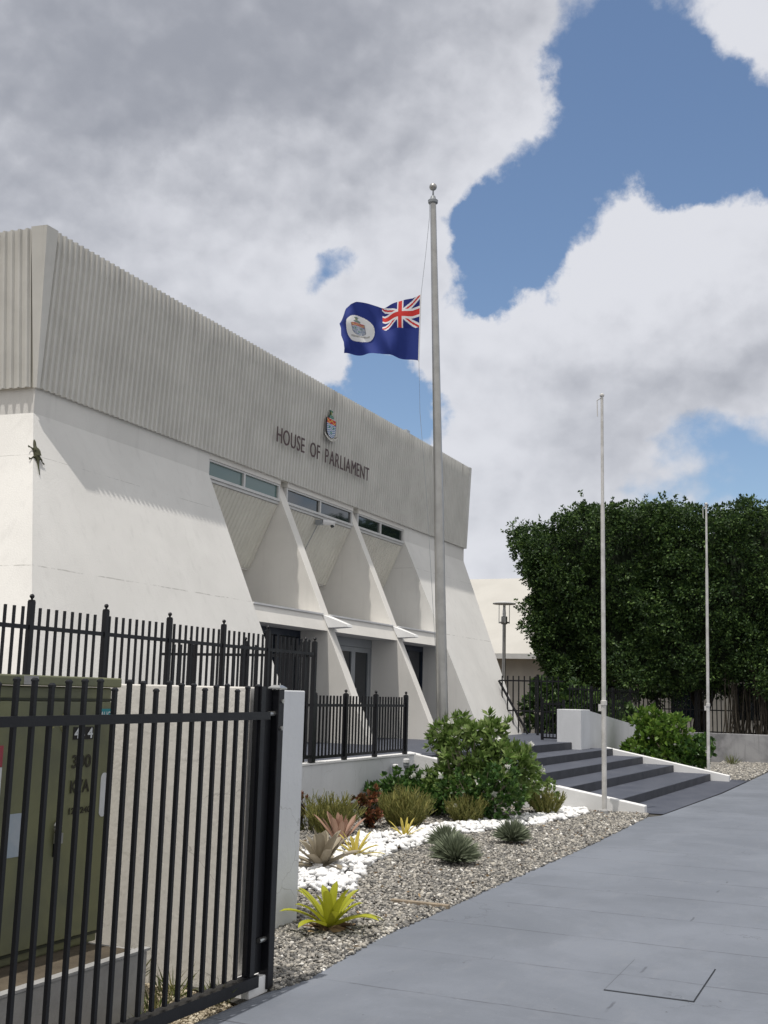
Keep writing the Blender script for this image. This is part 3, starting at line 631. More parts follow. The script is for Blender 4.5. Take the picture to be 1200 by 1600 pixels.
# ------------------------------------------------------------------ walls near the camera
t = thing('rendered_wall', 'beige rendered wall right behind the gate bars, between the cabinet and the gate post', 'wall', (5.5, 5, 0))
MB().loft([[(5.48, 3.275, z), (5.62, 3.275, z), (5.62, 8.5, z), (5.48, 8.5, z)] for z in (-.1, 1.625)]).build('wall_body', M_['beige_wall'], t, bevel=0.008)
t = thing('painted_wall', 'thick white wall end standing in the gravel just past the gate post', 'wall', (7.1, 5, 0))
MB().loft([[(6.93, 3.89, z), (7.285, 3.89, z), (7.285, 6.6, z), (6.93, 6.6, z)] for z in (-.1, 1.615)]).build('wall_body', M_['wall_white'], t, bevel=0.008)
t = thing('terrace_wall', 'long white retaining wall under the black terrace fence', 'wall', (11, 6.7, 0))
MB().box(7.29, 15.98, 6.62, 6.775, -.1, .715).build('wall_body', M_['wall_white'], t, bevel=0.01)
MB().box(12.2, 15.99, 6.60, 6.79, .717, .738).build('coping', M_['kerb_white'], t)
t = thing('ramp_wall', 'pale block and sloping wall at the top far end of the steps', 'wall', (23.6, 5.9, 0.5))
MB().box(23.42, 24.2, 5.93, 6.45, .4, 1.40).build('block', M_['wall_plain'], t, bevel=0.008)
MB().loft([[(x, 5.98, .2), (x, 6.4, .2), (x, 6.4, z), (x, 5.98, z)] for x, z in ((24.2, 1.385), (28, 1.10), (31.5, .85))]).build('sloping_wall', M_['wall_plain'], t)
t = thing('low_wall', 'low stained grey concrete wall under the far end of the clipped trees', 'wall', (33.2, 2, 0))
MB().box(33.0, 33.25, -6, 6.2, -.2, .78).build('wall_body', M_['stained'], t, bevel=0.01)

# ------------------------------------------------------------------ fences
def fence(name, label, p0, p1, zb, zr, zt, zpost, pitch, posts, rails, cat='fence', bar=0.02, postw=0.055, finial=True, group=None):
    p0 = Vector((*p0, 0)); p1 = Vector((*p1, 0)); L = (p1 - p0).length; d = (p1 - p0) / L; r = thing(name, label, cat, (p0.x, p0.y, zb), group)
    nrm = Vector((-d.y, d.x, 0))
    def obox(c, hw, hd, za, zc, nm, mat=M_['black'], bev=0.0):
        ring = lambda z: [c + d * sx * hw + nrm * sy * hd + Vector((0, 0, z)) for sx, sy in ((-1, -1), (1, -1), (1, 1), (-1, 1))]
        return MB().loft([ring(za), ring(zc)]).build(nm, mat, r, bevel=bev)
    for z in rails: obox((p0 + p1) / 2, L / 2, .012, z - .018, z + .018, 'rail')
    n = int(round(L / pitch)); first = None
    for i in range(n + 1):
        s = min(L, max(0, i * pitch + pitch * .5))
        if s > L - .02 or any(abs(s - q) < .05 for q in posts): continue
        c = p0 + d * s
        if first is None: first = (obox(c, bar / 2, bar / 2, zb + .04, zt, 'picket'), c)
        else: copy_part(first[0], r, c - first[1])
    for q in posts:
        c = p0 + d * q; obox(c, postw / 2, postw / 2, zb - .02, zpost, 'post')
        if finial: MB().lathe(c.x, c.y, [(.030, zpost), (.030, zpost + .010), (.010, zpost + .014), (.010, zpost + .022), (.020, zpost + .034), (.022, zpost + .045), (.014, zpost + .058), (.002, zpost + .062)], 10).build('finial', M_['black'], r)
    return r
fence('terrace_fence', 'long tall black picket fence with ball finials behind the green cabinet', (6.0, 6.62), (12.58, 6.62), .76, 2.09, 2.26, 2.31, .105, [.42, 1.41, 2.41, 3.43, 4.45, 5.42], [2.09, .82], postw=.047)
fence('side_fence', 'tall black picket fence running from the terrace corner back to the slanting wall', (12.62, 6.60), (12.62, 8.95), .735, 2.07, 2.20, 2.24, .105, [.03, .16, 1.05, 1.9], [2.07, .80, 1.45])
fence('balustrade', 'waist-high black picket fence on the white wall before the doorways', (12.60, 6.64), (15.70, 6.64), .745, 1.45, 1.575, 1.60, .098, [.08, .99, 1.96, 3.05], [1.45, .80], postw=.06)
r = fence('angled_fence', 'black picket fence with a raking edge against the far slanting wall', (27.1, 8.95), (27.1, 7.3), ZT, 2.04, 2.16, 2.2, .145, [1.0], [2.04, 1.30], bar=.028, finial=False)
MB().tube([(27.1, 8.97, 2.04), (27.1, 8.20, .74)], .03, 4).build('raking_post', M_['black'], r)
r2 = fence('entrance_gate', 'small black gate between the far slanting wall and the pale block', (24.15, 7.0), (24.15, 6.47), ZT, 1.50, 1.56, 1.60, .075, [.02, .5], [1.50, .77], 'gate', bar=.02, finial=False)
for k, (y0f, y1f) in enumerate(((9.6, 7.45), (7.4, 5.0), (4.95, 2.3))):
    pass
fence('boundary_fence', 'tall black picket fence in the shade under the clipped trees', (35.5, 9.8), (35.5, 1.0), .3, 2.05, 2.14, 2.16, .13, [0.3, 2.0, 3.2, 4.4, 5.6, 6.8], [2.05, 1.4, .75], bar=.03, postw=.09, finial=False)
fence('return_fence', 'black fence panels in shade joining the small gate to the clipped trees', (24.6, 6.52), (33.5, 6.75), ZT - .2, 1.85, 1.93, 1.95, .30, [2.4, 5, 7.6], [1.85, .85], bar=.022, finial=False)

# ------------------------------------------------------------------ front gate
g = thing('sliding_gate', 'large black steel bar gate standing before the green cabinet', 'gate', (5.5, 3.25, 0))
GX1 = 5.52; sl = 0.012
def gz(x): return 0.055 + (5.6 - x) * 0.018
bar0 = None
xs = [3.30 + i * 0.1045 for i in range(-4, 22)]
for i, x in enumerate(xs):
    top = 1.600 - (0.028 if i % 7 in (2, 6) else 0) + .006 * math.sin(i * 2.3)
    m = MB(); w = .0095
    m.loft([[(x - w, 3.25 - w, z), (x + w, 3.25 - w, z), (x + w, 3.25 + w, z), (x - w, 3.25 + w, z)] for z in (gz(x) + .04, top)])
    m.loft([[(x + a * (w + .002) * q, 3.25 + b * (w + .002) * q, z) for a, b in ((-1, -1), (1, -1), (1, 1), (-1, 1))] for q, z in ((1, top), (1, top + .008), (.5, top + .016))])
    m.build('gate_bar', M_['black'], g)
MB().loft([[(x, 3.222, z - .022), (x, 3.236, z - .022), (x, 3.236, z + .02), (x, 3.222, z + .02)] for x, z in ((2.8, 1.435), (5.60, 1.452))]).build('top_rail', M_['black'], g)
MB().loft([[(x, 3.215, z - .03), (x, 3.285, z - .03), (x, 3.285, z + .03), (x, 3.215, z + .03)] for x, z in ((2.8, gz(2.8)), (5.58, gz(5.58)))]).build('bottom_rail', M_['black'], g)
MB().box(5.50, 5.545, 3.225, 3.275, .06, 1.61).build('end_stile', M_['black'], g)
MB().box(5.548, 5.675, 3.262, 3.285, .08, 1.60).build('closing_plate', M_['black'], g)
for z in (1.46, .25): MB().tube([(5.62, 3.25, z), (5.69, 3.25, z)], .014, 10).build('hinge', M_['steel'], g)
t = thing('gate_post', 'square black post with a flat cap beside the painted wall end', 'post', (5.68, 3.25, 0))
MB().box(5.690, 5.752, 3.22, 3.282, 0.01, 1.615).build('shaft', M_['black'], t, bevel=.004)
MB().loft([[(5.721 + a * q, 3.25 + b * q, z) for a, b in ((-1, -1), (1, -1), (1, 1), (-1, 1))] for q, z in ((.040, 1.616), (.040, 1.626), (.02, 1.64))]).build('cap', M_['steel'], t)
for z in (1.55, 1.40): MB().tube([(5.72, 3.22, z), (5.72, 3.208, z)], .012, 8).build('bolt', M_['steel'], t)
g.location = g.location + Vector((-.115, -.08, .02)); t.location = t.location + Vector((-.12, -.08, .0))
t = thing('gate_footing', 'small white concrete footing under the end of the gate', 'footing', (5.48, 3.2, 0))
MB().box(5.40, 5.60, 3.155, 3.265, -.03, .085).build('footing_body', M_['kerb_white'], t, bevel=.006)

# ------------------------------------------------------------------ utility cabinet on its plinth
t = thing('cabinet_plinth', 'long grey concrete plinth under the green cabinet', 'plinth', (4, 3.6, 0))
MB().box(2.0, 4.93, 3.48, 4.9, -.1, .295).build('plinth_body', M_['concrete'], t, bevel=.01)
MB().box(2.0, 4.94, 3.47, 3.52, .296, .308).build('plinth_edge', M_['concrete'], t)
MB().box(2.05, 4.88, 3.535, 4.85, .2955, .3).build('dirt_layer', M_['dirt'], t)
cb = thing('utility_cabinet', 'olive green metal utility cabinet stencilled 300 KVA behind the gate', 'cabinet', (4, 3.9, .3))
MB().box(2.3, 4.955, 3.825, 4.75, .30, 1.60).build('cabinet_body', M_['olive'], cb, bevel=.01)
MB().box(2.28, 4.985, 3.785, 4.78, 1.602, 1.652).build('lid', M_['olive'], cb, bevel=.008)
MB().box(2.31, 3.55, 3.803, 3.823, .36, 1.525).build('door', M_['olive'], cb, bevel=.003)
dr = MB().box(3.565, 4.93, 3.803, 3.823, .36, 1.525).build('door', M_['olive'], cb, bevel=.003)
MB().box(2.31, 4.95, 3.815, 3.824, 1.53, 1.542).build('seam', M_['olive_dark'], cb)
MB().box(2.31, 4.95, 3.815, 3.824, .342, .355).build('seam', M_['olive_dark'], cb)
lk = MB().tube([(4.545, 3.79, .905 + .02 * math.sin(a)) if 0 else (4.545 + .022 * math.cos(a), 3.785, .915 + .024 * math.sin(a)) for a in np.linspace(0, math.pi * 2, 14)], .007, 8).build('hasp', M_['steel'], cb)
m = MB().box(4.525, 4.565, 3.765, 3.79, .835, .885); m.tube([(4.533, 3.778, .885), (4.533, 3.778, .91), (4.557, 3.778, .91), (4.557, 3.778, .885)], .004, 6)
m.build('padlock', M_['steel'], cb)
MB().box(4.538, 4.552, 3.79, 3.802, .77, .835).build('handle', M_['black'], cb)
def plate(x0, x1, za, zc, mat, nm='sticker', y=3.7995, par=cb): return MB().box(x0, x1, y, y + .003, za, zc).build(nm, mat, par)
plate(4.20, 4.315, .80, 1.0, M_['sticker_b']); plate(4.03, 4.14, 1.02, 1.22, M_['sticker_w']); plate(4.03, 4.14, 1.222, 1.32, M_['sticker_r'])
plate(4.835, 4.925, 1.425, 1.49, M_['sticker_t']); plate(4.225, 4.325, 1.606, 1.648, M_['concrete'], 'patch', 3.783)
m = MB(); pts = [(4.905 + .028 * math.cos(a), 1.045 + (.085 if math.sin(a) > 0 else -.085) + .028 * math.sin(a)) for a in np.linspace(0, 2 * math.pi, 24, endpoint=False)]
m.loft([[(x, yy, z) for x, z in pts] for yy in (3.799, 3.802)]).build('sticker', M_['sticker_w'], cb)
def cab_text(body, x0, z0_, h, mat, sx=.8, y=3.7985, off=0.0, target=None):
    me, (a, b) = text_mesh(body, h / .70, .0008, off, sx)
    if target:
        for v in me.vertices: v.co.x = (v.co.x - a) * target / (b - a)
    o = bpy.data.objects.new('marking', me); COL.objects.link(o); me.materials.append(mat); o.parent = cb
    o.rotation_euler = (rad(90), 0, 0); o.location = Vector((x0, y, z0_)) - cb.location; o['label'] = 'marking reading ' + body
plate(4.632, 4.79, 1.335, 1.398, M_['label_black'], 'number_plate', 3.800)
cab_text('46 4', 4.638, 1.342, .05, M_['sticker_w'], target=.145, off=.0015)
cab_text('300', 4.635, 1.195, .062, M_['stencil'], target=.15, off=.002)
cab_text('KVA', 4.635, 1.070, .062, M_['stencil'], target=.15, off=.002)
cab_text('120/240', 4.635, .965, .03, M_['stencil'], target=.17, off=.001)
cab_text('AUC', 4.838, 1.44, .036, M_['sticker_w'], target=.08)
m = MB()
for pl_ in ([(4.47, 1.30), (4.44, 1.34), (4.44, 1.38), (4.48, 1.40)], [(4.50, 1.41), (4.57, 1.49), (4.555, 1.43), (4.60, 1.45)], [(4.56, 1.42), (4.53, 1.40), (4.56, 1.36), (4.585, 1.40), (4.56, 1.42), (4.575, 1.31)]):
    m.tube([(x, 3.8005, z) for x, z in pl_], .0035, 4)
m.build('chalk_scribble', M_['chalk'], cb)

# ------------------------------------------------------------------ flagpoles and flag
fp = thing('flagpole', 'tall thick grey flagpole with a ball top flying the blue flag', 'flagpole', (15, 5.75, 0))
MB().tube([(15, 5.75, 0), (15, 5.83, 2.2)], [.084, .080], 20).build('pole_section', M_['pole_grey'], fp, smooth=True)
MB().tube([(15, 5.83, 2.2), (15, 5.92, 4.6)], [.0785, .069], 20).build('pole_section', M_['pole_grey'], fp, smooth=True)
MB().tube([(15, 5.92, 4.6), (15, 6.095, 9.1)], [.068, .046], 20).build('pole_section', M_['pole_grey'], fp, smooth=True)
MB().lathe(15, 6.097, [(.05, 9.1), (.075, 9.11), (.08, 9.15), (.05, 9.17), (.035, 9.22), (.015, 9.23), (.012, 9.33), (.001, 9.33)], 18).build('truck', M_['grey_frame'], fp)
MB().lathe(15, 6.10, [(.001, 9.31)] + [(.060 * math.sin(a), 9.375 - .058 * math.cos(a)) for a in np.linspace(.2, math.pi - .35, 9)] + [(.012, 9.42), (.001, 9.415)], 20).build('ball', M_['pole_grey'], fp, smooth=True)
hy = MB(); hy.tube([(15, 6.155, 9.12), (15, 6.15, 8.9), (15, 6.20, 8.3), (15, 6.262, 7.68)], .0032, 5); hy.tube([(15, 6.275, 6.60), (15, 6.24, 5.8), (15, 6.12, 4.66), (15, 6.03, 3.6), (15, 5.94, 2.49), (15, 5.86, 1.6)], .0032, 5)
hy.tube([(15, 6.262, 7.68), (15, 6.275, 6.60)], .0032, 5)
hy.build('halyard', M_['grey_frame'], fp)
FT = [(0.006, 7.648), (0.12, 7.590), (0.235, 7.579), (0.334, 7.548), (0.466, 7.519), (0.581, 7.489), (0.66, 7.502), (0.815, 7.526), (0.983, 7.546), (1.083, 7.532), (1.166, 7.49), (1.207, 7.45), (1.264, 7.401)]
FB = [(0.009, 6.608), (0.115, 6.627), (0.214, 6.643), (0.312, 6.658), (0.395, 6.677), (0.478, 6.696), (0.61, 6.725), (0.71, 6.734), (0.809, 6.742), (0.909, 6.741), (1.009, 6.74), (1.075, 6.737), (1.15, 6.731)]
FL = [(1.264, 7.401), (1.281, 7.315), (1.276, 7.255), (1.231, 7.151), (1.209, 7.013), (1.155, 6.892), (1.139, 6.79), (1.15, 6.731)]
def interp(L, u):
    x = u * (len(L) - 1); i = min(int(x), len(L) - 2); f = x - i; return (L[i][0] * (1 - f) + L[i + 1][0] * f, L[i][1] * (1 - f) + L[i + 1][1] * f)
def jack(u, v):   # union flag, u 0..1 across, v 0..1 down
    x, y = (u - .5) * 2, (v - .5)          # proportions 2:1
    W_, R_, B_ = (.80, .80, .82), (.62, .05, .045), (.02, .03, .18)
    if abs(x) < .10 or abs(y) < .10: return R_
    if abs(x) < .167 or abs(y) < .167: return W_
    d1 = abs(x * .5 - y) / math.hypot(.5, 1) ; d2 = abs(x * .5 + y) / math.hypot(.5, 1)
    if d1 < .034 or d2 < .034: return R_
    if d1 < .10 or d2 < .10: return W_
    return B_
def flagcol(u, v):
    if u < .455 and v < .49: return jack(u / .455, v / .49)
    dx, dy = (u - .715) * 1.6, (v - .50)
    r = math.hypot(dx, dy)
    if r < .262:
        c = arms(-dx / .17, -dy / .150)
        if c: return tuple(x * .75 + .12 for x in c)
        return (.88, .88, .87)
    return (.030, .050, .235)
fe = Vector((-.25, .968, 0)).normalized(); fn_ = Vector((fe.y, -fe.x, 0)); P0 = Vector((15, 6.27, 0))
NU, NV = 190, 110; fv = np.zeros(((NU + 1) * (NV + 1), 3)); cols = np.zeros((NU * NV, 4), dtype=np.float32)
for i in range(NU + 1):
    u = i / NU; a = interp(FT, u); b = interp(FB, u)
    for j in range(NV + 1):
        v = j / NV
        s = a[0] * (1 - v) + b[0] * v; z = a[1] * (1 - v) + b[1] * v
        if u > .7:
            k = ((u - .7) / .3) ** 2; e = interp(FL, v); lin = (FL[0][0] * (1 - v) + FL[-1][0] * v, FL[0][1] * (1 - v) + FL[-1][1] * v)
            s += (e[0] - lin[0]) * k; z += (e[1] - lin[1]) * k
        amp = min(1, u * 3)
        dep = amp * (.075 * math.sin(2 * math.pi * (u * 1.6 - v * .55) + .6) + .035 * math.sin(2 * math.pi * (u * 3.3 + v * .9) + 1.5) + .006 * math.sin(2 * math.pi * (u * 4.5 - v * 1.4)))
        # curled upper fly corner
        q = max(0, (u - .62) / .38) * max(0, 1 - v * 1.9); dep -= .22 * q * q
        # gathered folds across the canton
        z += .014 * amp * math.sin(2 * math.pi * (u * 4.2) + .7) * (1 - abs(2 * v - 1)) 
        fv[i * (NV + 1) + j] = P0 + fe * s - fn_ * dep + Vector((0, 0, z))
        if i < NU and j < NV: cols[i * NV + j] = (*flagcol((i + .5) / NU, (j + .5) / NV), 1)
idx = np.arange(NU * NV); ii, jj = idx // NV, idx % NV; A = ii * (NV + 1) + jj
fl = thing('flag', 'dark blue flag with red and white cross canton and white crested disc at half mast', 'flag', (15, 6.27, 6.6))
cloth = bulk('flag_cloth', fv, np.stack([A, A + 1, A + NV + 2, A + NV + 1], 1), M_['flagcloth'], fl, smooth=True)
at_ = cloth.data.attributes.new('pattern', 'FLOAT_COLOR', 'FACE'); at_.data.foreach_set('color', cols.ravel())
MB().tube([(15 + fn_.x * .0, 6.268, 7.66), (15, 6.279, 6.6)], .010, 8).build('hoist_tape', M_['white_plastic'], fl)

def side_pole(x, y, top, label, lean):
    t = thing('flagpole', label, 'flagpole', (x, y, 0), 'bare white flagpoles beside the steps')
    z1 = 1.57; z2 = 4.5 if top > 6.1 else 4.55; f = lambda z: (x + lean[0] * z, y + lean[1] * z, z)
    MB().tube([f(0), f(z1)], [.036, .035], 14).build('pole_section', M_['pole_white'], t, smooth=True)
    MB().tube([f(z1), f(z2)], [.032, .030], 14).build('pole_section', M_['pole_white'], t, smooth=True)
    MB().tube([f(z2), f(top)], [.024, .021], 14).build('pole_section', M_['pole_white'], t, smooth=True)
    c = f(z1); MB().lathe(c[0], c[1], [(.034, z1 - .04), (.046, z1 - .03), (.046, z1 + .03), (.034, z1 + .035)], 14).build('collar', M_['pole_white'], t)
    MB().box(c[0] - .02, c[0] + .02, c[1] + .03, c[1] + .075, z1 - .12, z1 - .02).build('cleat', M_['pole_white'], t)
    c = f(top); MB().lathe(c[0], c[1], [(.02, top), (.035, top + .01), (.036, top + .03), (.02, top + .05), (.001, top + .055)], 12).build('cap', M_['pole_white'], t)
    c = f(top); MB().tube([(c[0], c[1] + .02, top - .02), (c[0], c[1] + .075, top - .05), (c[0], c[1] + .07, top - .3)], .008, 6).build('hook', M_['pole_white'], t)
    MB().lathe(x, y, [(.06, -.02), (.055, .05), (.036, .07)], 14).build('base_collar', M_['concrete'], t)
side_pole(16.3, 3.79, 6.16, 'nearer bare white flagpole standing in the gravel before the steps', (0, 0.0))
side_pole(25.3, 3.62, 5.98, 'farther bare white flagpole at the far side of the steps', (0, -0.012))

# ------------------------------------------------------------------ plants
def limbs(m, base, tips, r0, r1, wig=.12):
    for tip in tips:
        b = Vector(base); t = Vector(tip); q = b.lerp(t, .45) + Vector((random.uniform(-wig, wig), random.uniform(-wig, wig), random.uniform(0, wig)))
        m.tube([b, q, t], [r0, (r0 + r1) / 2, r1], 6)
def blob_points(c, R, n, shell=.55):
    d = unit(RNG.normal(size=(n, 3))); rr = shell + (1 - shell) * RNG.random((n, 1)) ** .6
    return np.array(c) + d * rr * np.array(R), d
def leafy(name, label, cat, base, lobes, n, per, L, mat, wr=.3, flowers=0, group=None, spread=.85, up=.55, limbr=.018, rim=None, bark='bark_pale', zmin=0.03, flower_r=.055):
    t = thing(name, label, cat, base, group); P = []; A = []
    vol = [r[0] * r[1] * r[2] for _, r in lobes]; tot = sum(v ** .67 for v in vol)
    for (c, R), v in zip(lobes, vol):
        p, d = blob_points(c, R, max(8, int(n * v ** .67 / tot)), .35); P.append(p); A.append(d + np.array([0, 0, up]))
    P = np.concatenate(P); A = np.concatenate(A); P = P + RNG.normal(size=P.shape) * .03; k = P[:, 2] > zmin; P, A = P[k], A[k]
    V, F = rosettes(P, A, per, L, wr, spread)
    V[:, 2] = np.maximum(V[:, 2], .015)
    bulk('foliage', V, F, M_[mat], t)
    m = MB(); sel = RNG.choice(len(P), min(26, len(P)), replace=False); limbs(m, base, [tuple(P[i]) for i in sel], limbr, limbr * .25)
    m.build('branches', M_[bark], t)
    if flowers:
        fv_, ff = [], []
        cand = RNG.choice(len(P), flowers, replace=True); k = 0
        for c in cand:
            dd = A[c] / np.linalg.norm(A[c]); dd = dd + np.array([-.6, -.45, .1]); dd /= np.linalg.norm(dd)
            q = P[c] + dd * L * .7
            v, f = leaves(np.repeat(q[None], 6, 0), unit(RNG.normal(size=(6, 3)) * .8 + dd * .7) * flower_r * 1.2, flower_r * .5, .1); fv_.append((v, f))
        for v, f in fv_: bulk('flower', v, f, M_['petal'], t)
    return t
leafy('flowering_shrub', 'big leafy shrub with white flowers in front of the thick flagpole', 'shrub', (14.75, 5.25, 0),
      [((14.8, 5.32, .84), (.5, .52, .44)), ((14.9, 5.62, 1.10), (.34, .32, .24)), ((14.9, 5.08, 1.08), (.34, .32, .26)), ((14.7, 4.82, .55), (.45, .40, .44)), ((14.6, 5.45, .40), (.45, .45, .36)), ((14.9, 4.60, .70), (.28, .24, .25))],
      430, 13, .13, 'shrub', .20, 34, limbr=.034)
leafy('jasmine_shrub', 'low dark green shrub with white flowers left of the big flowering shrub', 'shrub', (14.6, 6.15, 0),
      [((14.5, 6.05, .31), (.5, .36, .30)), ((14.4, 5.85, .28), (.4, .3, .28)), ((14.3, 6.4, .24), (.25, .2, .22))], 330, 10, .085, 'shrub_dk', .32, 12)
leafy('jasmine_shrub', 'dark green glossy shrub filling the foot of the big flowering shrub', 'shrub', (14.2, 5.0, 0),
      [((14.15, 5.1, .34), (.35, .45, .34)), ((14.2, 4.65, .40), (.35, .33, .38))], 260, 10, .075, 'shrub_dk', .34, 9)
leafy('small_shrub', 'small green and bronze shrub against the near kerb of the steps', 'shrub', (15.75, 4.55, 0),
      [((15.7, 4.55, .26), (.26, .26, .26)), ((15.6, 4.75, .38), (.22, .2, .24))], 120, 9, .075, 'shrub', .3, 2)
leafy('leafy_shrub', 'bright green rounded shrub beyond the far kerb of the steps', 'shrub', (26.6, 4.7, 0),
      [((26.6, 4.75, .75), (.7, .65, .55)), ((26.7, 5.1, 1.15), (.45, .42, .34)), ((26.6, 4.9, .4), (.8, .9, .4))], 420, 10, .15, 'shrub_yl', .3, 3, limbr=.03)
leafy('jasmine_shrub', 'darker green shrub with white flowers behind the farther bare flagpole', 'shrub', (26.6, 4.1, 0),
      [((26.5, 4.25, .38), (.6, .45, .4)), ((26.6, 3.95, .55), (.4, .3, .35)), ((26.3, 4.8, .3), (.5, .6, .3))], 300, 10, .12, 'shrub_dk', .32, 16, flower_r=.045)
leafy('small_shrub', 'dark leaf mass added as shaded backing behind the small gate', 'shrub', (31.2, 8.3, .3),
      [((31.2, 8.0, 1.2), (.7, 1.1, .9)), ((31.5, 9.0, 1.4), (.6, .8, .8)), ((31.3, 7.0, .9), (.6, .8, .7))], 420, 9, .2, 'ficus', .35)  # added leaf mass stands in for the dark under the trees
def firestick(label, base, R, Hh, n, group='pencil-stemmed bushes in the garden bed'):
    t = thing('pencil_bush', label, 'bush', base, group); C = []; A = []; W = []
    for i in range(n):
        th = random.uniform(0, 2 * math.pi); r = R * math.sqrt(random.random()); x = base[0] + r * .45 * math.cos(th); y = base[1] + r * .45 * math.sin(th)
        lean = Vector((math.cos(th) * r / R * .8, math.sin(th) * r / R * .8, 1)).normalized(); p = Vector((x, y, base[2]))
        L = Hh * random.uniform(.6, 1.0) * (1 - .25 * r / R)
        for s in range(4):
            q = p + lean * L / 4; C.append(p); A.append(q - p + (q - p) * .15); W.append(.007 * (1 - .12 * s))
            for _ in range(3 if s else 1):
                dd = (lean + Vector((random.gauss(0, .38), random.gauss(0, .38), random.uniform(0, .4)))).normalized(); C.append(q); A.append(dd * L * random.uniform(.22, .38)); W.append(.0048)
            p = q; lean = (lean + Vector((random.gauss(0, .13), random.gauss(0, .13), .06))).normalized()
    C = np.array([tuple(c) for c in C]); A = np.array([tuple(a) for a in A]); W = np.array(W)
    # three-sided tapering stems
    n_ = len(C); s = unit(np.cross(A, RNG.normal(size=A.shape))); u = unit(np.cross(A, s)); V = []
    for k in range(3):
        a = 2 * math.pi * k / 3; o = (s * math.cos(a) + u * math.sin(a)) * W[:, None]; V += [C + o, C + A + o * .55]
    V = np.stack(V, 1); b = (np.arange(n_) * 6)[:, None]
    F = np.concatenate([b + np.array([0, 2, 3, 1]), b + np.array([2, 4, 5, 3]), b + np.array([4, 0, 1, 5])], 0)
    bulk('stems', V.reshape(-1, 3), F, M_['firestick'], t)
firestick('bushy green pencil-stemmed bush behind the reddish rosette plant', (11.9, 5.95, 0), .34, .42, 170)
firestick('widest golden-green pencil-stemmed bush in the middle of the bed', (13.1, 5.55, 0), .38, .46, 240)
firestick('round pencil-stemmed bush at the foot of the big flowering shrub', (13.9, 5.02, 0), .28, .36, 150)
firestick('narrow pencil-stemmed bush beside the small shrub near the kerb', (15.5, 4.42, 0), .22, .38, 80)
firestick('sparse pencil-stemmed bush at the painted end of the beige wall', (12.0, 6.3, 0), .22, .42, 30)
t = leafy('croton_bush', 'red-leaved bush between two pencil-stemmed bushes', 'bush', (12.7, 5.85, 0), [((12.6, 5.82, .26), (.17, .17, .22))], 60, 9, .07, 'croton', .3, bark='bark')
t = leafy('croton_bush', 'small red-leaved plant beside the painted end of the beige wall', 'bush', (11.9, 6.42, 0), [((11.9, 6.42, .28), (.10, .10, .20))], 26, 8, .06, 'croton', .3, bark='bark')
def grass_ball(label, base, R, n, mat='agave', L=None, group='grey-green spiky balls in the gravel'):
    t = thing('agave', label, 'plant', base, group); d = unit(RNG.normal(size=(n, 3))); d[:, 2] = np.abs(d[:, 2]) * 1.25 + .12; d = unit(d)
    a = d * (R * RNG.uniform(.82, 1.08, (n, 1))); c = np.array(base) + np.array([0, 0, .03]) + d * .03
    mid = c + a * .55 + np.array([0, 0, R * .05]); w = .0085
    s = unit(np.cross(d, RNG.normal(size=(n, 3)))); nn = unit(np.cross(s, d))
    V = np.stack([c + s * w, c - s * w, mid - s * w * 1.1 + nn * .002, mid + s * w * 1.1 + nn * .002, mid + nn * .008, c + a], 1)
    b = (np.arange(n) * 6)[:, None]; F = np.concatenate([b + np.array(q) for q in ([0, 1, 4], [0, 4, 3], [1, 2, 4], [3, 4, 5], [4, 2, 5])], 0)
    bulk('leaves', V.reshape(-1, 3), F, M_[mat], t)
grass_ball('largest spiky grey-green ball in the gravel, nearest the pavement', (10.45, 3.88, 0), .265, 700)
grass_ball('small spiky ball tucked behind the largest one', (11.45, 4.36, 0), .22, 420)
grass_ball('spiky grey-green ball nearer the steps in the gravel', (12.30, 3.90, 0), .225, 480)
def strap(name, label, base, n, L, w, mat, rise=(.5, 1.3), droop=.9, seg=9, group='strap-leaved rosette plants', basemat='dead', flat=False, nb=14, tilt=(0, 0)):
    """rosette of channelled strap leaves"""
    t = thing(name, label, 'plant', base, group)
    for i in range(n):
        th = i * 2.39996 + random.uniform(-.2, .2); f = i / max(1, n - 1); e = rise[1] * (1 - f) + rise[0] * f + random.uniform(-.1, .1)
        l = L * random.uniform(.75, 1.1) * (1 - .25 * (1 - f)); p = Vector(base) + Vector((math.cos(th) * .02, math.sin(th) * .02, .03)); m = MB(); rings = []
        for k in range(seg + 1):
            q = k / seg; ww = w * (1.0 if q < .12 else (1.05 - .25 * q) if q < .86 else (1 - q) / .14 * .78 + .05); el = e - droop * q * q * (0.7 + .5 * f)
            d = Vector((math.cos(th + .2 * math.sin(i * 3.) * q) * math.cos(el), math.sin(th) * math.cos(el), math.sin(el))); sd_ = Vector((-math.sin(th), math.cos(th), 0)); up_ = sd_.cross(d) * -1
            rings.append([p + sd_ * ww + up_ * ww * .42, p + sd_ * ww * .5 + up_ * ww * .08, p, p - sd_ * ww * .5 + up_ * ww * .08, p - sd_ * ww + up_ * ww * .42]); p = p + d * l / seg
            if p.z < base[2] + .012: p.z = base[2] + .012
        m.loft(rings, cap=False, close=False); o = m.build('leaf', M_[mat], t, smooth=True)
    if nb:
        V, F = leaves(np.repeat(np.array([base]), nb, 0) + RNG.normal(size=(nb, 3)) * np.array([.03, .03, .005]) + np.array([0, 0, .03]), unit(RNG.normal(size=(nb, 3)) * np.array([1, 1, .15]) + np.array([0, 0, .1])) * L * .38, .016)
        bulk('dead_leaves', V, F, M_[basemat], t)
    return t
strap('bromeliad', 'large yellow-green bromeliad in the grey gravel nearest the gate', (7.12, 3.55, 0), 19, .40, .034, 'brom_y', (.30, 1.45), .75, nb=26)
strap('bromeliad', 'silvery tan broad-leaved bromeliad on the white pebbles beside the wall end', (9.42, 4.80, 0), 26, .44, .048, 'brom_t', (.0, 1.45), .35, nb=16)
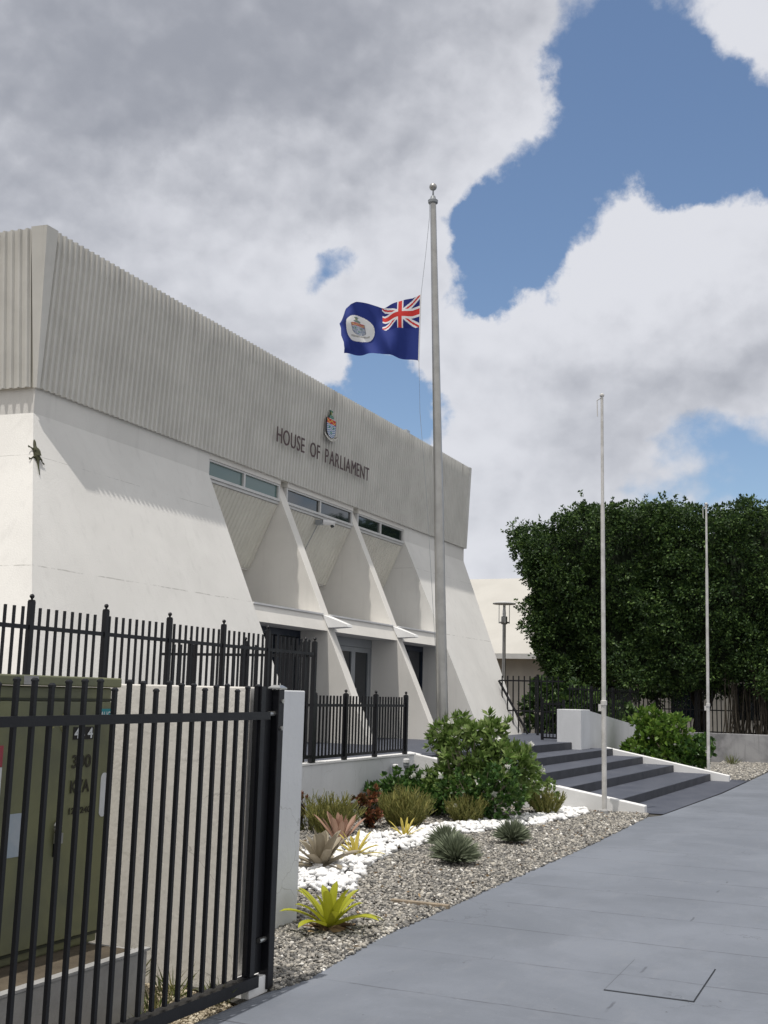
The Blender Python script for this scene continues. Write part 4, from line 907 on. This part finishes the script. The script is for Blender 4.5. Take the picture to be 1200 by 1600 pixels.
strap('bromeliad', 'dusty red bromeliad behind the silvery tan one', (10.9, 5.35, 0), 20, .40, .034, 'brom_r', (.85, 1.45), .12, nb=8)
strap('bromeliad', 'golden striped bromeliad on the white pebbles beside the dusty red one', (10.30, 4.88, 0), 18, .33, .019, 'brom_s', (.15, 1.3), .5, nb=4)
strap('bromeliad', 'tiny golden bromeliad on the white pebbles before the widest pencil bush', (11.95, 5.05, 0), 12, .27, .015, 'brom_s', (.5, 1.45), .35, nb=0)
strap('bromeliad', 'half-hidden yellow-green bromeliad at the left edge of the white pebbles', (9.3, 5.35, 0), 12, .3, .02, 'brom_s', (.2, 1.3), .5, nb=4)
def tuft(label, base, n, L):
    t = thing('weed_tuft', label, 'weed', base, 'weeds near the gate'); c = np.array(base) + RNG.normal(size=(n, 3)) * np.array([.04, .04, 0]); a = unit(RNG.normal(size=(n, 3)) * np.array([.5, .5, .1]) + np.array([0, 0, .9])) * L * RNG.uniform(.5, 1.1, (n, 1))
    V, F = leaves(c, a, .0035); bulk('blades', V, F, M_['grass'], t)
tuft('tuft of green weed growing beside the gate footing', (5.22, 3.24, 0), 60, .15)
tuft('dry weed tuft under the gate beside the plinth end', (5.02, 3.5, -.03), 50, .15)
tuft('straggly weed against the foot of the beige wall behind the gate', (5.36, 3.95, -.03), 40, .22)
tuft('dry weed patch under the lower left of the gate', (4.75, 3.32, -.03), 70, .12)
tuft('thin green weed between the beige wall and the gate', (5.30, 3.55, -.03), 40, .2)
tuft('low dark weed at the foot of the stained wall', (31.5, 3.9, 0), 60, .35)
t = thing('wood_edging', 'short weathered timber edging strip lying in the gravel', 'plank', (8.35, 3.35, 0))
MB().box(8.31, 8.36, 3.14, 3.62, -.02, .03).build('plank', M_['wood'], t, bevel=.004)
for i, (x, y, h) in enumerate(((15.2, 6.42, .66), (15.1, 6.55, .58))):
    t = thing('garden_spotlight', ('taller' if i == 0 else 'shorter') + ' white-capped garden light in front of the white terrace wall', 'light', (x, y, 0), 'white-capped garden lights')
    MB().lathe(x, y, [(.02, 0), (.02, h - .1), (.03, h - .1), (.045, h - .06), (.045, h - .02)], 12).build('stake', M_['grey_frame'], t)
    MB().lathe(x, y, [(.045, h - .018), (.05, h - .015), (.048, h + .03), (.03, h + .04), (.001, h + .042)], 14).build('cap', M_['white_plastic'], t)
t = thing('access_cover', 'square painted access cover set flush in the grey pavement', 'cover', (6.95, 1.28, 0))
ring = lambda e, z: [(6.535 - e, 1.04 - e, z), (7.37 + e, 1.04 - e, z), (7.37 + e, 1.525 + e, z), (6.535 - e, 1.525 + e, z)]
MB().loft([ring(0.005, .001), ring(.005, .0025)]).build('cover_joint', M_['label_black'], t)
MB().loft([ring(-.001, .002), ring(-.001, .0065)]).build('cover_plate', M_['pave'], t)

# ------------------------------------------------------------------ stones
peb = [(7.3, 5.6), (7.5, 4.9), (8.38, 4.60), (8.38, 4.51), (8.4, 4.25), (8.54, 4.04), (9.11, 4.28), (9.83, 4.52), (10.72, 4.68), (11.67, 4.67), (12.44, 4.70), (13.42, 4.42), (14.92, 4.04), (16.13, 3.98), (16.5, 4.1), (16.5, 4.4), (14.38, 4.73), (13.31, 5.20), (12.37, 5.23), (11.8, 5.55), (11.05, 5.50), (10.65, 5.4), (10.19, 5.47), (8.5, 6.2)]
def scatter(poly, n, avoid=None, bias=0):
    xs = [p[0] for p in poly]; ys = [p[1] for p in poly]; P = np.stack([RNG.uniform(min(xs), max(xs), n), RNG.uniform(min(ys), max(ys), n)], 1)
    if bias: P[:, 0] = min(xs) + (max(xs) - min(xs)) * RNG.random(n) ** bias
    k = inpoly(P, poly)
    if avoid is not None: k &= ~inpoly(P, avoid)
    return P[k]
P = scatter(bed, 125000, peb, 1.5); n = len(P)
s = np.clip(RNG.lognormal(math.log(.0115), .28, n), .006, .024) * (1 + .035 * np.maximum(P[:, 0] - 6, 0))
V, F = stones(np.column_stack([P, RNG.uniform(-0.004, .012, n)]), s, .65)
bulk('gravel', V, F, M_['gravel'], None, kind='stuff')
P = scatter(peb, 7500); n = len(P)
V, F = stones(np.column_stack([P, RNG.uniform(.01, .05, n)]), np.clip(RNG.lognormal(math.log(.034), .25, n), .02, .06), .65, hi=True)
bulk('white_pebbles', V, F, M_['white_stone'], None, smooth=True, kind='stuff')
P = np.concatenate([scatter([(4.4, 3.14), (5.4, 3.14), (5.4, 3.5), (4.4, 3.5)], 1500), scatter([(4.9, 3.3), (5.46, 3.3), (5.46, 4.9), (4.95, 4.9)], 3200)]); n = len(P)
V, F = stones(np.column_stack([P, RNG.uniform(-.03, -.018, n)]), RNG.uniform(.005, .014, n), .7)
bulk('yard_gravel', V, F, stonemat('yard_gravel', [(0, (.22, .18, .12)), (.5, (.42, .36, .26)), (1, (.62, .56, .44))]), None, kind='stuff')
P = scatter([(25.3, 2.82), (28.8, 2.78), (31, 2.8), (33, 2.7), (33, 4.3), (25.3, 4.0)], 9000); n = len(P)
V, F = stones(np.column_stack([P, RNG.uniform(0, .015, n)]), RNG.uniform(.02, .035, n), .6)
bulk('far_gravel', V, F, M_['gravel'], None, kind='stuff')

lit = scatter(bed, 900); lit = lit[RNG.random(len(lit)) < .6]; n = len(lit)
aa = unit(RNG.normal(size=(n, 3)) * np.array([1, 1, .18])) * RNG.uniform(.025, .06, (n, 1))
V, F = leaves(np.column_stack([lit, RNG.uniform(.018, .03, n)]), aa, RNG.uniform(.006, .012, n))
bulk('leaf_litter', V, F, M_['dead'], None, kind='stuff')

# ------------------------------------------------------------------ clipped ficus trees (one block of foliage on several trunks)
tr = thing('clipped_fig_tree', 'tall block of clipped dark green fig foliage on shaded trunks at the right', 'tree', (36, 6, 0))
def top_z(y): return 7.42 + .16 * math.sin(y * .9 + .6) + .07 * math.sin(y * 2.3) - max(0, (y - 8.2)) * .20
cent = []; nrm = []
def surf(n, fn):
    for _ in range(n):
        p, q = fn(); cent.append(p); nrm.append(q)
def ymax(z): return 10.55 - max(0, (6.0 - z)) * .22 + .18 * math.sin(z * 2.1) + .1 * math.sin(z * 4.7)
def zlow(y): return 2.0 + .14 * math.sin(y * 1.7) + .1 * math.sin(y * 4.1) - max(0, (y - 8.5)) * .05
def front():
    y = random.uniform(-1.5, 10.7); z = random.uniform(zlow(y), top_z(y)); 
    if y > ymax(z): y = ymax(z) - random.random() * .5
    return (34.3 + random.gauss(0, .16) + .16 * math.sin(y * 1.3 + z * .9) + .16 * math.sin(y * 3.1 - z * 2.2), y, z), (-1, 0, .35)
def side():
    z = random.uniform(2.2, 7.2); return (random.uniform(34.2, 39), ymax(z) + random.gauss(0, .12), z), (-.2, 1, .35)
def topf():
    y = random.uniform(-1.5, 10.6); return (random.uniform(34.2, 39), y, top_z(y) + random.gauss(0, .1)), (-.2, 0, 1)
def under():
    y = random.uniform(-1.5, 10.0); return (random.uniform(34.5, 39), y, zlow(y) + random.gauss(0, .1)), (-.3, 0, -.6)
surf(1350, front); surf(300, side); surf(560, topf); surf(150, under)
cent = np.array(cent); nrm = unit(np.array(nrm, float)); parts = []
rr = RNG.uniform(.13, .36, len(cent)); per = 72
P = np.repeat(cent, per, 0); N_ = np.repeat(nrm, per, 0); R_ = np.repeat(rr, per)[:, None]
d = unit(RNG.normal(size=P.shape) + N_ * .55); P = P + d * R_ * RNG.uniform(.55, 1.0, (len(P), 1)) * np.array([1, 1.15, .8])
a = unit(d + N_ * .3 + np.array([0, 0, -.15]) + RNG.normal(size=P.shape) * .55) * RNG.uniform(.075, .13, (len(P), 1))
parts.append(leaves(P, a, np.linalg.norm(a, axis=1) * .27))
# stray shoots above and outside the clipped surface
sh_n = 320; k = RNG.choice(len(cent), sh_n); sp = np.repeat(cent[k] + nrm[k] * .3, 14, 0); t_ = np.tile(np.linspace(0, 1, 14), sh_n)[:, None]
dirs = np.repeat(unit(nrm[k] * .6 + RNG.normal(size=(sh_n, 3)) * .5 + np.array([0, 0, .5])), 14, 0); ln = np.repeat(RNG.uniform(.08, .30, sh_n), 14)[:, None]
sp = sp + dirs * t_ * ln; parts.append(leaves(sp, unit(dirs * .6 + RNG.normal(size=sp.shape) * .7) * .11, .032))
V, F = merge(parts)
bulk('crown', V, F, M_['ficus'], tr)
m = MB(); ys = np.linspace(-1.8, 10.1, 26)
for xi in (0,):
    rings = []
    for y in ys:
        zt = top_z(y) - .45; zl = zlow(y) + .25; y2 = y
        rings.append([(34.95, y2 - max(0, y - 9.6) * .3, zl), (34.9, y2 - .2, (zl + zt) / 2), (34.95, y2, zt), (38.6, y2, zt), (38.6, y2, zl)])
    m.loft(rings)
dk_ = m.build('crown_core', M_['ficus_core'], tr)  # solid core that makes the crown opaque; inner shade put in its colour
m = MB()
for (x, y, r) in ((35.6, 1.6, .22), (35.2, 3.2, .16), (36.4, 5.4, .2), (36.2, 8.4, .22)):
    for k in range(5):
        a = random.uniform(0, 6.28); m.tube([(x + .35 * math.cos(a), y + .35 * math.sin(a), -.1), (x + .12 * math.cos(a), y + .12 * math.sin(a), 1.1), (x + .5 * math.cos(a + 1), y + .7 * math.sin(a + 1), 2.9)], [r * .8, r * .55, r * .4], 8)
    m.build('trunk', M_['bark'], tr, smooth=True); m = MB()
ar_n = 260; q0 = np.stack([RNG.uniform(34.3, 36.5, ar_n), RNG.uniform(.2, 4.4, ar_n), RNG.uniform(2.0, 2.5, ar_n)], 1)
m = MB()
for p in q0: m.tube([tuple(p), (p[0] + random.gauss(0, .05), p[1] + random.gauss(0, .06), 1.1), (p[0] + random.gauss(0, .12), p[1] + random.gauss(0, .15), 0)], [.012, .016, .03], 4)
m.build('aerial_roots', M_['bark'], tr)

# ------------------------------------------------------------------ green iguana clinging to the corner of the sloping wall
ig = thing('iguana', 'small dark green iguana clinging head up to the near corner of the sloping wall', 'lizard', (11.3, 10.2, 4.6))
U = Vector((.1, .445, 1)).normalized(); NN = Vector((-.25, -.91, .40)).normalized(); S = U.cross(NN).normalized() * -1
# keep S pointing to +X
if S.x < 0: S = -S
O = Vector((11.29, 10.22, 4.62)) + NN * .035
def ip(s, u, n=0): return O + S * s + U * u + NN * n
bmv = [ip(.01, .235), ip(.01, .205), ip(.005, .165), ip(0, .13), ip(.0, .07), ip(.0, .0), ip(.0, -.06), ip(.0, -.10), ip(-.01, -.17), ip(-.018, -.25), ip(-.022, -.33)]
rv = [.008, .018, .023, .021, .034, .040, .032, .020, .012, .008, .005]
edges = [(i, i + 1) for i in range(10)]
def leg(i0, pts, r):
    prev = i0
    for p, q in zip(pts, r): bmv.append(p); rv.append(q); edges.append((prev, len(bmv) - 1)); prev = len(bmv) - 1
    return prev
def foot(i0, c, dirn):
    for a in (-.6, -.2, .2, .6):
        d = (S * dirn * math.cos(a) + U * math.sin(a)); bmv.append(c + d * .035); rv.append(.0032); edges.append((i0, len(bmv) - 1))
for i0, pts, dr_ in ((4, [ip(-.045, .085, -.005), ip(-.06, .12, -.02)], -1), (4, [ip(.05, .06, -.005), ip(.045, .10, -.02)], 1),
                     (6, [ip(-.055, -.045, 0), ip(-.09, -.075, -.02)], -1), (6, [ip(.06, -.07, 0), ip(.075, -.12, -.02)], 1)):
    k = leg(i0, pts, [.013, .007]); foot(k, pts[-1], dr_)
me = bpy.data.meshes.new('iguana_body'); me.from_pydata([tuple(p - ig.location) for p in bmv], edges, []); ob = bpy.data.objects.new('iguana_body', me); COL.objects.link(ob)
sk = ob.modifiers.new('skin', 'SKIN'); 
for i, r in enumerate(rv): me.skin_vertices[0].data[i].radius = (r, r)
me.skin_vertices[0].data[5].use_root = True
ob.modifiers.new('sub', 'SUBSURF').render_levels = 2
me.materials.append(M_['lizard']); ob.parent = ig
